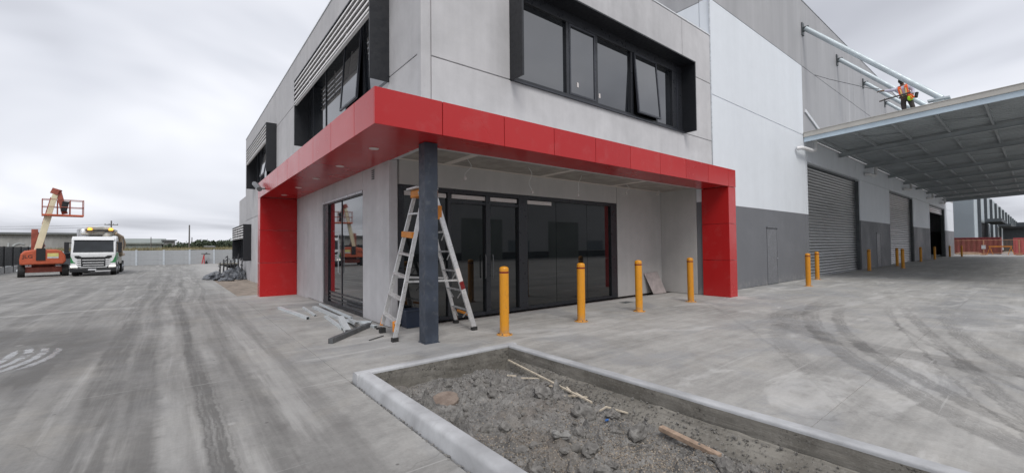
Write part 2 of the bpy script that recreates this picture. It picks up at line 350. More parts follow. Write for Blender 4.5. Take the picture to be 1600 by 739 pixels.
MT['plaster'] = plain('plaster_offcut', (.42, .37, .36), .8, var=.15, scale=6, dirt=((.28, .25, .24), .6))
MT['bluebin'] = plain('navy_plastic', (.014, .024, .048), .45)
MT['bed'] = plain('bare_bed_soil', (.24, .20, .165), .95, var=.25, scale=3, bump=.5, bscale=18)
MT['wrap'] = plain('grey_plastic_wrap', (.085, .092, .105), .42, var=.4, scale=5, bump=.5, bscale=12, dirt=((.34, .35, .37), .6))
MT['stake'] = plain('dark_nursery_stem', (.05, .05, .055), .8, var=.3)
MT['rwall'] = plain('retaining_panel', (.37, .385, .40), .8, var=.10, scale=.9, bump=.15, dirt=((.29, .30, .31), .5))
MT['post'] = plain('galvanised_post', (.52, .56, .60), .5, .2, var=.08)
MT['grass'] = plain('dry_grass_bank', (.19, .165, .085), .95, var=.35, scale=.6, bump=.6, bscale=8, dirt=((.09, .105, .045), .7))
MT['terrain'] = plain('rough_ground', (.17, .15, .10), .95, var=.3, scale=.05, bump=.4, bscale=4)
MT['fence'] = plain('black_fence', (.012, .013, .015), .5, bump=0)
MT['plinth'] = plain('plinth_concrete', (.33, .33, .325), .85, var=.15, scale=1)
MT['shed'] = plain('weathered_shed', (.30, .30, .29), .8, var=.22, scale=.25, dirt=((.36, .28, .25), .4))
MT['shedroof'] = plain('shed_roof', (.14, .15, .155), .7, var=.1, scale=.3)
MT['shed2'] = plain('green_grey_shed', (.23, .255, .24), .8, var=.12, scale=.3)
MT['fade'] = plain('faded_white_lettering', (.42, .44, .44), .8, var=.2, scale=1)
MT['leaf'] = plain('foliage', (.055, .075, .045), .8, var=.5, scale=1.5, bump=0)
MT['bark'] = plain('bark', (.09, .075, .06), .9, var=.3)
MT['pole'] = plain('weathered_pole', (.13, .125, .12), .85, var=.2)
MT['tyre'] = plain('tyre_rubber', (.020, .020, .020), .8, var=.3, dirt=((.10, .098, .095), .6))
MT['lift'] = plain('lift_orange', (.50, .105, .048), .5, var=.12, scale=2, dirt=((.30, .10, .06), .5))
MT['liftdk'] = plain('lift_dark_orange', (.30, .075, .05), .55, var=.2, scale=3)
MT['cream'] = plain('cream_boom_paint', (.66, .60, .42), .5, var=.08, scale=2)
MT['white'] = plain('truck_white', (.70, .71, .72), .3, var=.05, scale=2, dirt=((.5, .49, .47), .3))
MT['green'] = plain('truck_green', (.03, .22, .07), .35, var=.08)
MT['trim'] = plain('black_trim', (.014, .015, .017), .5, bump=0)
MT['tglass'] = glass('windscreen_glass', (.012, .015, .018), 1.5)
MT['tank'] = plain('vacuum_tank_steel', (.42, .41, .37), .45, .25, var=.18, scale=2, dirt=((.30, .22, .15), .5))
MT['hose'] = plain('tan_hose', (.42, .33, .24), .7, var=.2)
MT['lamp'] = emit('headlight', (1., .96, .86), .95)
MT['amber'] = emit('amber_beacon', (1., .46, .06), 1.2)
MT['sticker'] = plain('yellow_sticker', (.66, .60, .22), .5, bump=0)
MT['plate'] = plain('number_plate', (.55, .56, .58), .4, bump=0)
MT['sign'] = plain('black_print', (.03, .03, .03), .5, bump=0)
MT['skin'] = plain('skin', (.17, .095, .06), .55, bump=0)
MT['hair'] = plain('dark_hair', (.012, .010, .009), .7, bump=0)
MT['shirt'] = plain('pale_long_sleeve', (.55, .54, .64), .8, var=.08)
MT['vest'] = plain('hi_vis_orange', (.80, .13, .03), .7)
MT['lime'] = plain('hi_vis_lime', (.45, .80, .03), .7)
MT['pants'] = plain('dark_trousers', (.055, .045, .042), .85, var=.2)
MT['pipe'] = plain('pipe_lagging', (.08, .07, .065), .7)
MT['nbwall'] = plain('blue_grey_cladding', (.235, .275, .305), .65, var=.06, scale=.2)
MT['nbwall2'] = plain('pale_blue_cladding', (.40, .455, .49), .65, var=.06, scale=.2)
MT['nbdark'] = plain('dark_blue_grey', (.065, .075, .085), .7)
MT['maroon'] = plain('maroon_container', (.17, .030, .032), .6, var=.15, scale=1)
MT['pinkred'] = plain('faded_red_container', (.42, .075, .085), .6, var=.12, scale=1)
MT['mesh'] = plain('orange_fence_frame', (.42, .22, .13), .6)
MT['opp'] = plain('opposite_wall', (.50, .505, .51), .8, var=.08, scale=.2)
MT['bluebit'] = plain('blue_scrap', (.05, .16, .45), .5, bump=0)
MT['redm'] = plain('machine_red', (.45, .03, .03), .5)
MT['lidc'] = clod_mat('pipe_cap_clay', (.17, .13, .105), (.25, .20, .165))
MT['lightdisc'] = plain('downlight', (.70, .60, .58), .4, bump=0)

# ------------------------------------------------------------------ geometry helpers
WM = {}
class G:
    def __init__(s): s.v = []; s.f = []
    def add(s, vs, fs):
        o = len(s.v); s.v += [tuple(x) for x in vs]; s.f += [tuple(i+o for i in f) for f in fs]; return s
    def box(s, x0, y0, z0, x1, y1, z1):
        return s.add([(x0, y0, z0), (x1, y0, z0), (x1, y1, z0), (x0, y1, z0), (x0, y0, z1), (x1, y0, z1), (x1, y1, z1), (x0, y1, z1)],
                     [(0, 3, 2, 1), (4, 5, 6, 7), (0, 1, 5, 4), (1, 2, 6, 5), (2, 3, 7, 6), (3, 0, 4, 7)])
    def beam(s, p, q, w, h, up=(0, 0, 1), w2=None, h2=None):
        p = Vector(p); q = Vector(q); d = (q-p).normalized(); u = Vector(up)
        if abs(d.dot(u)) > .99: u = Vector((0, 1, 0))
        r = d.cross(u).normalized(); u = r.cross(d)
        w2 = w if w2 is None else w2; h2 = h if h2 is None else h2
        vs = []
        for c, ww, hh in ((p, w, h), (q, w2, h2)):
            for a, b in ((-1, -1), (1, -1), (1, 1), (-1, 1)): vs.append(c+r*a*ww/2+u*b*hh/2)
        return s.add(vs, [(0, 1, 2, 3), (7, 6, 5, 4), (0, 4, 5, 1), (1, 5, 6, 2), (2, 6, 7, 3), (3, 7, 4, 0)])
    def tube(s, pts, r, n=10, caps=True):
        pts = [Vector(p) for p in pts]; rs = r if isinstance(r, (list, tuple)) else [r]*len(pts)
        rings = []; prev = None
        for i, p in enumerate(pts):
            d = (pts[min(i+1, len(pts)-1)]-pts[max(i-1, 0)]).normalized()
            u = prev if prev is not None else (Vector((0, 0, 1)) if abs(d.z) < .9 else Vector((1, 0, 0)))
            a = d.cross(u)
            if a.length < 1e-4: a = d.cross(Vector((0, 1, 0)))
            a.normalize(); b = a.cross(d).normalized(); prev = b
            rings.append([p+(a*math.cos(t)+b*math.sin(t))*rs[i] for t in [2*math.pi*k/n for k in range(n)]])
        vs = [v for g in rings for v in g]; fs = []
        for i in range(len(pts)-1):
            for k in range(n): fs.append((i*n+k, i*n+(k+1) % n, (i+1)*n+(k+1) % n, (i+1)*n+k))
        if caps: fs += [tuple(range(n-1, -1, -1)), tuple((len(pts)-1)*n+k for k in range(n))]
        return s.add(vs, fs)
    def lathe(s, prof, c=(0, 0, 0), n=24):
        vs = []; fs = []
        for r, z in prof: vs += [(c[0]+r*math.cos(2*math.pi*k/n), c[1]+r*math.sin(2*math.pi*k/n), c[2]+z) for k in range(n)]
        for i in range(len(prof)-1):
            for k in range(n): fs.append((i*n+k, i*n+(k+1) % n, (i+1)*n+(k+1) % n, (i+1)*n+k))
        fs.append(tuple((len(prof)-1)*n+k for k in range(n))); fs.append(tuple(range(n-1, -1, -1)))
        return s.add(vs, fs)
    def prism(s, poly, axis, a, b):
        """poly of 2-D points extruded along axis ('x','y','z') from a to b"""
        def p3(p, t):
            return {'x': (t, p[0], p[1]), 'y': (p[0], t, p[1]), 'z': (p[0], p[1], t)}[axis]
        n = len(poly); vs = [p3(p, a) for p in poly]+[p3(p, b) for p in poly]
        fs = [tuple(range(n)), tuple(range(2*n-1, n-1, -1))]+[(i, n+i, n+(i+1) % n, (i+1) % n) for i in range(n)]
        return s.add(vs, fs)

def mesh_of(g, name, smooth=False):
    me = bpy.data.meshes.new(name); me.from_pydata(g.v, [], g.f); me.update()
    bm = bmesh.new(); bm.from_mesh(me); bmesh.ops.recalc_face_normals(bm, faces=bm.faces); bm.to_mesh(me); bm.free()
    if smooth: me.polygons.foreach_set('use_smooth', [True]*len(me.polygons))
    return me
def tag(o, label=None, cat=None, group=None, kind=None):
    if label: o['label'] = label
    if cat: o['category'] = cat
    if group: o['group'] = group
    if kind: o['kind'] = kind
    return o
def link(o, parent=None, world=None):
    S.collection.objects.link(o)
    w = world or Matrix.Identity(4); WM[o.name] = w
    if parent is not None:
        o.parent = parent; o.matrix_parent_inverse = WM[parent.name].inverted()
    o.matrix_basis = w
    return o
def obj(name, g, m, parent=None, label=None, cat=None, group=None, kind=None, bevel=0, smooth=False, seg=2, auto=True, world=None):
    """one mesh object from world coordinates; the origin goes to the foot of its bounding box"""
    if isinstance(g, G):
        if auto:
            xs, ys, zs = zip(*g.v); c = Vector(((min(xs)+max(xs))/2, (min(ys)+max(ys))/2, min(zs)))
            g2 = G(); g2.v = [(x-c.x, y-c.y, z-c.z) for x, y, z in g.v]; g2.f = g.f
            w = Matrix.Translation(c)
        else: g2 = g; w = Matrix.Identity(4)
        if world: w = world@w
        me = mesh_of(g2, name, smooth)
    else: me = g; w = world or Matrix.Identity(4)
    if not me.materials:
        me.materials.append(MT[m] if isinstance(m, str) else m)
    o = bpy.data.objects.new(name, me); link(o, parent, w)
    if bevel:
        b = o.modifiers.new('bevel', 'BEVEL'); b.width = bevel; b.segments = seg; b.limit_method = 'ANGLE'; b.angle_limit = R_(40)
    if smooth and bevel == 0 and g is not me:
        e = o.modifiers.new('edges', 'EDGE_SPLIT'); e.split_angle = R_(42)
    return tag(o, label, cat, group, kind)
def thing(name, loc, label, cat, group=None):
    o = bpy.data.objects.new(name, None); o.empty_display_size = .3
    link(o, None, Matrix.Translation(Vector(loc))); return tag(o, label, cat, group)
def copy_tree(o, parent=None):
    c = o.copy(); S.collection.objects.link(c)
    if parent is not None: c.parent = parent
    for ch in list(o.children): copy_tree(ch, c)
    return c
def B(*a): return G().box(*a)
def gz(y): return -.0143*(min(max(y, 14.2), 36.2)-14.2)

# ------------------------------------------------------------------ terrain, yard
g = G(); g.add([(-900, -900, -1.2), (900, -900, -1.2), (900, 900, -1.2), (-900, 900, -1.2)], [(0, 1, 2, 3)])
obj('ground', g, 'terrain', kind='structure', auto=False)
XB = [-34, -22, -16.4, -10.4, -4.4, 1.6, 4.02, 10, 16, 22.4, 28.4, 34.4, 45, 60, 78, 100]
YB = [-34, -22, -14, -8.45, -5.21, -1.97, 1.27, 5.13, 7.75, 11, 14.2, 17.4, 20.7, 24, 27.2, 30.4, 33.6, 36.2, 44, 54, 62, 69.6]
def in_hole(x, y):
    if 1.6 < x < 4.02 and -1.97 < y < 5.13: return True
    if x > 4.02 and y > 7.75: return True
    if x > 1.6 and 17.4 < y < 33.6: return True
    if 1.6 < x < 4.02 and 11 < y < 17.4: return False
    return False
base = G()
yard_cells = []
for i in range(len(XB)-1):
    for j in range(len(YB)-1):
        x0, x1, y0, y1 = XB[i], XB[i+1], YB[j], YB[j+1]
        if in_hole((x0+x1)/2, (y0+y1)/2): continue
        base.add([(x0, y0, gz(y0)-.006), (x1, y0, gz(y0)-.006), (x1, y1, gz(y1)-.006), (x0, y1, gz(y1)-.006)], [(0, 1, 2, 3)])
        yard_cells.append((x0, x1, y0, y1))
base.box(4.02, 7.75, -.2, 76, 40, -.06)
MT['joint'] = plain('joint_filler', (.36, .33, .31), .9)
yard = obj('concrete_yard', base, 'joint', kind='structure', auto=False)
for x0, x1, y0, y1 in yard_cells:
    e = .0022; g = G(); a, b = gz(y0), gz(y1)
    X0_, X1_, Y0_, Y1_ = x0+e, x1-e, y0+e, y1-e
    g.add([(X0_, Y0_, a-.1), (X1_, Y0_, a-.1), (X1_, Y1_, b-.1), (X0_, Y1_, b-.1), (X0_, Y0_, a), (X1_, Y0_, a), (X1_, Y1_, b), (X0_, Y1_, b)],
          [(0, 3, 2, 1), (4, 5, 6, 7), (0, 1, 5, 4), (1, 2, 6, 5), (2, 3, 7, 6), (3, 0, 4, 7)])
    obj('slab', g, 'yard', yard, bevel=.002 if y0 < 16 and x0 < 16 else 0, seg=1)

# garden bed beside the far office wall
g = G(); nx, ny = 14, 90
for j in range(ny+1):
    for i in range(nx+1):
        x = 1.6+1.68*i/nx; y = 17.4+16.2*j/ny
        g.v.append((x, y, gz(y)-.05+.05*noise.fractal(Vector((x*1.4, y*1.4, 0)), 1, 2, 4)))
for j in range(ny):
    for i in range(nx): k = j*(nx+1)+i; g.f.append((k, k+1, k+nx+2, k+nx+1))
obj('garden_bed', g, 'bed', kind='structure', smooth=True)

# ------------------------------------------------------------------ office building
YW, XO = 6.62, 3.28
office = thing('office_building', (XO, YW, 0), 'two-storey raw concrete office with black window hoods and red wrap-around entrance canopy', 'building')
def panel(parent, m, axis, plane, u0, u1, z0, z1, t=.18, gap=.020, name='wall_panel', label=None, bev=.006, dirn=1):
    """precast panel: face inset from its joints, a set-back rim that fills half of each joint"""
    g = G(); h = gap/2
    if axis == 'y':
        g.box(u0+h, plane, z0+h, u1-h, plane+t*dirn, z1-h); g.box(u0, plane+.03*dirn, z0, u1, plane+(t-.01)*dirn, z1)
    else:
        g.box(plane, u0+h, z0+h, plane+t*dirn, u1-h, z1-h); g.box(plane+.03*dirn, u0, z0, plane+(t-.01)*dirn, u1, z1)
    return obj(name, g, m, parent, label=label, bevel=bev, seg=1)
ZP = 8.48
# front, upper floor
panel(office, 'conc', 'y', YW, XO+.19, 13.69, 3.36, 4.97)
panel(office, 'conc', 'y', YW, XO+.19, 5.26, 4.97, ZP)
panel(office, 'conc', 'y', YW, 5.26, 11.95, 6.99, ZP)
panel(office, 'conc', 'y', YW, 11.95, 13.69, 6.87, ZP)
panel(office, 'conc', 'y', YW, 11.95, 13.69, 4.97, 6.87)
# left, upper floor
zA = 4.97
panel(office, 'conc', 'x', XO, YW, 8.05, 3.36, 5.0)
panel(office, 'conc', 'x', XO, YW, 8.05, 5.0, ZP)
panel(office, 'conc', 'x', XO, 8.05, 14.9, 3.36, 4.93)
panel(office, 'conc', 'x', XO, 8.05, 11.5, 6.95, ZP); panel(office, 'conc', 'x', XO, 11.5, 15.15, 6.95, ZP)
panel(office, 'conc', 'x', XO, 14.9, 17.8, 3.36, 6.86); panel(office, 'conc', 'x', XO, 17.8, 20.5, 3.36, 6.86)
panel(office, 'conc', 'x', XO, 15.15, 20.5, 6.86, ZP)
panel(office, 'conc', 'x', XO, 20.5, 27.1, 3.36, 4.93); panel(office, 'conc', 'x', XO, 20.5, 27.1, 6.95, ZP)
panel(office, 'conc', 'x', XO, 27.1, 31.1, 3.36, ZP)
# ground floor, left
panel(office, 'conc', 'x', XO, 8.05, 9.6, 0, 3.355)
panel(office, 'conc', 'x', XO, 9.6, 13.0, 2.9, 3.355)
panel(office, 'conc', 'x', XO, 13.0, 14.8, 0, 3.355)
panel(office, 'conc', 'x', XO, 14.8, 17.3, -.1, 3.355)
panel(office, 'conc', 'x', XO, 17.3, 22.6, -.3, 3.355); panel(office, 'conc', 'x', XO, 22.6, 28.4, -.4, 3.355)
panel(office, 'conc', 'x', XO, 28.4, 34.6, -.5, .88); panel(office, 'conc', 'x', XO, 28.4, 31.1, 3.02, 3.355); panel(office, 'conc', 'x', XO, 31.1, 34.6, 3.02, 4.93)
# back, roof, inner shell
obj('rear_wall', B(XO+.2, 31.0, 3, 13.6, 31.1, ZP), 'conc', office)
obj('rear_wall', B(XO+.2, 34.5, -.5, 13.6, 34.6, 4.9), 'conc', office)
obj('roof', G().box(XO+.19, YW+.19, 7.9, 13.68, 31, 8.0).box(XO+.19, 31.11, 4.6, 13.6, 34.49, 4.7), 'roof', office)
obj('interior_shell', G().box(XO+.45, 8.4, .0, XO+.5, 34.2, 7.8).box(XO+.5, 8.35, 0, 13.5, 8.4, 3.3).box(XO+.45, 7.1, 3.42, 13.5, 7.15, 7.8).box(XO+.2, YW+.2, 3.42, 13.6, 34.2, 3.5), 'dark', office)
cap = G().box(XO-.015, YW-.015, ZP, 13.70, YW+.2, ZP+.035).box(XO-.015, YW+.2, ZP, XO+.2, 31.1, ZP+.035)
obj('parapet_capping', cap, 'sealwhite', office)
# recessed entry walls
panel(office, 'conc_in_shaded', 'y', 8.06, XO+.20, 10.53, 2.87, 3.42)
panel(office, 'conc_in_shaded', 'y', 8.06, 10.53, 12.95, 0, 3.42)
panel(office, 'conc_in_shaded', 'x', 12.95, YW+.19, 8.25, 0, 3.42)
# corner sealant strip on the upper corner
obj('corner_strip', B(XO-.004, YW-.004, 3.87, XO+.186, YW+.17, ZP-.02), 'conc', office, bevel=.02)

# window in a hood on the front
hd = G()
hx0, hx1, hz0, hz1, hy = 5.25, 11.97, 4.95, 7.01, YW-.40
hood = obj('window_hood', B(hx0, hy, hz1-.04, hx1, YW+.05, hz1), 'black', office, bevel=.004, seg=1)
obj('hood_side', B(hx0, hy+.001, hz0, hx0+.045, YW+.05, hz1-.04), 'black', hood, bevel=.004, seg=1)
obj('hood_side', B(hx1-.045, hy+.001, hz0, hx1, YW+.05, hz1-.04), 'black', hood, bevel=.004, seg=1)
def fr(parent, x0, x1, z0, z1, y, m='frame', name='frame', d=.09, label=None):
    return obj(name, B(x0, y, z0, x1, y+d, z1), m, parent, bevel=.004, seg=1)
win = obj('window', G().box(5.30, YW+.02, 6.74, 11.925, YW+.16, 6.97).box(5.30, YW+.02, 4.98, 11.925, YW+.16, 5.07), 'frame', office, bevel=.004, seg=1)
obj('sill', B(5.30, YW-.05, 4.952, 11.92, YW+.10, 4.978), 'sash', win)
for x0, x1 in ((5.30, 5.38), (6.93, 7.02), (7.95, 8.03), (9.38, 9.47), (10.53, 10.60), (11.40, 11.925)):  # last one: jamb frame widened to draw in its dark reflection
    fr(win, x0, x1, 5.07, 6.74, YW+.03, 'frame', 'mullion')
for x0, x1 in ((5.38, 6.93), (8.03, 9.38), (10.60, 11.40)):
    obj('pane', B(x0, YW+.09, 5.07, x1, YW+.10, 6.74), 'glass_up', win)
def sash_y(x0, x1, z0, z1, y, ang, parent):
    g = G(); w = x1-x0; h = z1-z0; f = .045
    g.box(0, -.03, -h, f, .02, 0).box(w-f, -.03, -h, w, .02, 0).box(f, -.03, -f, w-f, .02, 0).box(f, -.03, -h, w-f, .02, -h+f)
    M_ = Matrix.Translation((x0, y, z1))@Matrix.Rotation(-ang, 4, 'X')
    s_ = obj('awning_sash', g, 'sash', parent, auto=False, world=M_)
    obj('pane', B(f-.005, -.012, -h+f-.005, w-f+.005, -.004, -f+.005), 'glass_up', parent, auto=False, world=M_)
sash_y(7.03, 7.94, 5.08, 6.73, YW+.055, 0, win)
sash_y(9.48, 10.52, 5.08, 6.73, YW+.02, R_(4.5), win)
for x_, z_ in ((7.28, 5.30), (8.12, 5.24), (10.0, 5.28)): obj('sticker', B(x_, YW+.036 if x_ < 8 else YW+.085, z_, x_+.06, YW+.039 if x_ < 8 else YW+.088, z_+.11), 'film', win) if x_ < 9 else None  # small pale plates that draw in reflections low on the panes
obj('blind_edge', B(11.62, YW+.012, 5.05, 11.65, YW+.03, 6.9), 'sash', win)

def hood_left(y0, y1, z0, z1, lz, nb, mull, openings, brk=4):
    d = .40; x0 = XO-d
    h = obj('window_hood', B(x0, y0, z1-.04, XO+.05, y1, z1), 'black', office, bevel=.004, seg=1)
    for yy in (y0, y1-.045): obj('hood_side', B(x0+.001, yy, z0, XO+.05, yy+.045, z1-.04), 'black', h, bevel=.004, seg=1)
    pit = (z1-.05-lz)/nb
    for k in range(nb):
        zc = lz+pit*(k+.5); g = G(); gx = x0+.03
        g.prism([(gx-.035, zc-pit*.22), (gx+.025, zc-pit*.02), (gx+.025, zc+pit*.06), (gx-.025, zc+pit*.20)], 'y', y0+.05, y1-.05)
        g2 = G(); g2.v = g.v; g2.f = g.f
        obj('louvre_blade', g2, 'louvre', h)
    for k in range(1, brk):
        yy = y0+(y1-y0)*k/brk; obj('louvre_bracket', B(x0+.075, yy-.015, lz, x0+.095, yy+.015, z1-.05), 'louvre', h)
    obj('louvre_trim', B(x0, y0+.046, lz-.03, x0+.07, y1-.046, lz-.002), 'louvre', h)
    w = obj('window', G().box(XO+.02, y0+.05, z1-.2, XO+.16, y1-.05, z1-.06).box(XO+.02, y0+.05, z0+.03, XO+.16, y1-.05, z0+.11), 'frame', office)
    ys = [y0+.05]+mull+[y1-.05]
    for i in range(len(ys)-1):
        a, b = ys[i], ys[i+1]
        obj('mullion', B(XO+.015, a-.03 if i else a, z0+.11, XO+.12, a+.03, z1-.2), 'frame', w)
        if i in openings:
            ang = openings[i]; ww = b-a-.06; hh = z1-.2-z0-.11; f = .045
            M_ = Matrix.Translation((XO+.02, a+.03, z1-.2))@Matrix.Rotation(ang, 4, 'Y')
            g = G(); g.box(-.03, 0, -hh, .02, f, 0).box(-.03, ww-f, -hh, .02, ww, 0).box(-.03, f, -f, .02, ww-f, 0).box(-.03, f, -hh, .02, ww-f, -hh+f)
            obj('awning_sash', g, 'sash', w, auto=False, world=M_)
            obj('pane', B(-.012, f-.005, -hh+f-.005, -.004, ww-f+.005, -f+.005), 'glass_side', w, auto=False, world=M_)
        else:
            obj('pane', B(XO+.035, a+.03, z0+.11, XO+.045, b-.03, z1-.2), 'glass_side', w)
    obj('mullion', B(XO+.03, y1-.09, z0+.11, XO+.12, y1-.05, z1-.2), 'frame', w)
hood_left(8.03, 14.88, 4.90, 7.0, 6.22, 5, [9.6, 10.9, 12.75, 14.2], {1: R_(4.5)})
hood_left(20.45, 27.1, 4.90, 7.0, 6.22, 5, [21.9, 23.2, 25.0, 26.3], {1: R_(9)})
hood_left(28.4, 34.6, .90, 3.02, 2.24, 5, [29.5, 31, 32.5, 33.5], {})

# red canopy
ZB, ZT = 3.33, 3.86; CX, CY, CXR, CYE = 2.14, 5.77, 13.39, 16.85
can = obj('canopy', G().box(CX+.04, CY+.04, ZB+.03, 13.35, YW-.01, ZT-.02).box(CX+.04, YW-.01, ZB+.03, XO-.01, CYE-.04, ZT-.02), 'trim', office)
fx = [CX, 3.22, 4.44, 5.65, 6.86, 8.07, 9.28, 10.49, 11.70, 12.91, CXR]
for i in range(len(fx)-1): obj('fascia_panel', B(fx[i]+.006 if i else fx[i], CY, ZB, fx[i+1]-.006, CY+.035, ZT), 'red', can, bevel=.003, seg=1)
fy = [CY+.036, 6.65, 7.94, 9.23, 10.52, 11.84, 13.14, 14.44, 15.74, CYE]
for i in range(len(fy)-1): obj('fascia_panel', B(CX, fy[i]+(.006 if i else 0), ZB, CX+.035, fy[i+1]-.006, ZT), 'red', can, bevel=.003, seg=1)
obj('fascia_panel', B(CXR-.035, CY+.036, ZB, CXR, YW-.004, ZT), 'red', can, bevel=.003, seg=1)
obj('fascia_panel', B(CX+.036, CYE-.035, ZB, XO-.004, CYE, ZT), 'red', can, bevel=.003, seg=1)
obj('soffit_panel', B(CX+.036, CY+.036, ZB+.004, XO+.02, 9.23, ZB+.028), 'red', can)
obj('soffit_panel', B(CX+.036, 9.236, ZB+.004, XO-.004, 13.14, ZB+.028), 'red', can)
obj('soffit_panel', B(CX+.036, 13.146, ZB+.004, XO-.004, CYE-.036, ZB+.028), 'red', can)
for a, b in ((XO+.026, 6.86), (6.866, 10.49), (10.496, CXR-.036)): obj('soffit_panel', B(a, CY+.036, ZB+.004, b, YW-.02, ZB+.028), 'red', can)
obj('canopy_roof', B(CX+.03, CY+.03, ZT-.018, CXR-.03, YW-.005, ZT-.004), 'galv', can)
obj('canopy_roof', B(CX+.03, YW-.004, ZT-.018, XO-.005, CYE-.03, ZT-.004), 'galv', can)
for z0, z1 in ((0, 1.10), (1.11, 2.21), (2.22, ZB-.008)):
    obj('leg_panel', B(12.92, CY+.012, z0, CXR, YW-.004, z1), 'red', can, bevel=.004, seg=1)
    obj('leg_panel', B(CX, CYE-.48, z0-(.06 if z0 == 0 else 0), XO-.004, CYE, z1), 'red', can, bevel=.004, seg=1)
for y in (7.26, 9.25, 11.24, 13.2, 15.3):
    obj('downlight', G().lathe([(.075, 0), (.085, .004), (.085, .012), (.06, .016)], (2.68, y, ZB-.010), 20), 'lightdisc', can)
# column
colm = obj('column', B(3.17, 6.28, 0, 3.41, 6.52, ZB), 'column', office, bevel=.012)
obj('base_plate', B(3.155, 6.265, 0, 3.425, 6.535, .010), 'column', colm)

# ceiling of the recess: boards with plastered joints
ceil = obj('ceiling', B(XO+.02, YW+.01, 3.40, 12.94, 8.05, 3.415), 'tape', office)
xs = [XO+.04, 4.52, 7.30, 10.20, 12.94]
for i in range(4):
    obj('ceiling_board', B(xs[i]+(.09 if i else .10), YW+.16, 3.375, xs[i+1]-.09, 7.92, 3.399), 'board', ceil)
obj('joint_tape', B(XO+.03, YW+.012, 3.372, 12.94, YW+.155, 3.399), 'tape', ceil)
obj('joint_tape', B(XO+.03, 7.925, 3.372, 12.94, 8.05, 3.399), 'tape', ceil)
for x in xs[1:-1]: obj('joint_tape', B(x-.085, YW+.16, 3.372, x+.085, 7.92, 3.399), 'tape', ceil)

# entry glazing
glz = obj('entry_glazing', G().box(3.47, 8.07, 2.78, 10.53, 8.19, 2.87).box(3.47, 8.07, 0, 10.53, 8.19, .07), 'frame', office, bevel=.003, seg=1)
for x0, x1 in ((3.47, 3.60), (4.62, 4.71), (5.64, 5.77), (6.64, 6.92), (10.26, 10.53)):
    obj('mullion', B(x0, 8.072, .07, x1, 8.18, 2.78), 'frame', glz, bevel=.003, seg=1)
for x0, x1, d in ((3.60, 4.62, 0), (4.71, 5.64, .02), (5.77, 6.64, .02), (6.92, 7.98, .0), (7.992, 9.22, .0), (9.232, 10.26, .0)):
    obj('pane', B(x0, 8.13+d, .07, x1, 8.14+d, 2.78), 'glass', glz)
for x0, x1 in ((3.60, 4.62), (4.71, 6.64)): obj('transom', B(x0+.001, 8.085, 2.56, x1-.001, 8.129, 2.62), 'frame', glz) if x0 > 4.7 else None
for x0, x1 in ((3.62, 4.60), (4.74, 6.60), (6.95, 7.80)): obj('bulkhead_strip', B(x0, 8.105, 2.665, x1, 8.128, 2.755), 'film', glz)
for x in (5.60, 5.81): obj('pull_handle', G().tube([(x, 8.05, .85), (x, 8.03, .9), (x, 8.03, 1.35), (x, 8.05, 1.4)], .014, 8), 'galvdk', glz)
# glazed side door
sdr = obj('side_glazing', B(XO+.02, 9.6, 2.82, XO+.14, 13.0, 2.9), 'frame', office)
obj('sill', B(XO+.02, 9.6, 0, XO+.14, 13.0, .10), 'frame', sdr)
obj('head_flashing', B(XO-.02, 9.6, 2.845, XO+.02, 13.0, 2.90), 'galv', sdr)
for y0, y1 in ((9.6, 9.68), (12.55, 13.0)): obj('mullion', B(XO+.03, y0, .10, XO+.12, y1, 2.82), 'frame', sdr)
obj('pane', B(XO+.07, 9.68, .10, XO+.08, 11.35, 2.82), 'glass_side', sdr); obj('pane', B(XO+.07, 11.39, .10, XO+.08, 12.55, 2.82), 'glass_side', sdr)
obj('meeting_stile', B(XO+.055, 11.35, .10, XO+.10, 11.39, 2.82), 'frame', sdr)
for z in (.16, .26, .36): obj('bottom_rail', B(XO+.05, 9.69, z, XO+.068, 12.54, z+.035), 'frame', sdr)
obj('pull_handle', G().tube([(XO+.05, 11.45, .9), (XO+.0, 11.45, .95), (XO+.0, 11.45, 1.9), (XO+.05, 11.45, 1.95)], .014, 8), 'galv', sdr)
vent = G()
for k in range(5): vent.box(XO-.015, 8.86, 3.06+k*.045, XO-.001, 9.0, 3.082+k*.045)
obj('wall_vent', vent, 'guide', office)

# ------------------------------------------------------------------ warehouse
wh = thing('warehouse', (13.69, YW, 0), 'tall warehouse with white and grey painted wall, three roller doors and raw concrete parapet', 'building')
doors = [(22.80, 31.85), (39.80, 48.80), (57.30, 67.80)]; HD = 5.38; ZW = 12.9; XE = 75.5
cols = [13.70, 22.4, 22.80, 31.85, 39.80, 48.80, 57.30, 67.80, XE]
obj('wall_return', B(12.96, YW, 0, 13.69, YW+.18, 3.35), 'wh', wh)
def wpan(u0, u1, z0, z1): return panel(wh, 'wh', 'y', YW, u0, u1, z0, z1, t=.35)
wpan(13.70, 22.4, 0, 6.55); wpan(13.70, 22.4, 6.55, 9.77); wpan(13.70, 22.4, 9.77, ZW)
wpan(22.4, 22.80, 0, 6.55)
for a, b in ((31.85, 39.80), (48.80, 57.30), (67.80, XE)): wpan(a, b, 0, HD)
hx = [22.80, 31.1, 39.8, 48.5, 57.2, 65.9, XE]
for i in range(len(hx)-1): wpan(hx[i], hx[i+1], HD, 6.55)
hx = [22.40, 31.1, 39.8, 48.5, 57.2, 65.9, XE]
for i in range(len(hx)-1): wpan(hx[i], hx[i+1], 6.55, 9.77); wpan(hx[i], hx[i+1], 9.77, ZW)
for k in range(4):
    y0 = YW+.355+k*8; panel(wh, 'wh', 'x', 13.71, y0, y0+8, 7.6, 9.77); panel(wh, 'wh', 'x', 13.71, y0, y0+8, 9.77, ZW)
obj('side_wall', B(XE-.2, YW+.36, 0, XE, 40, ZW), 'wh', wh); obj('rear_wall', B(13.7, 39.7, -.5, XE-.2, 40, ZW), 'wh', wh)
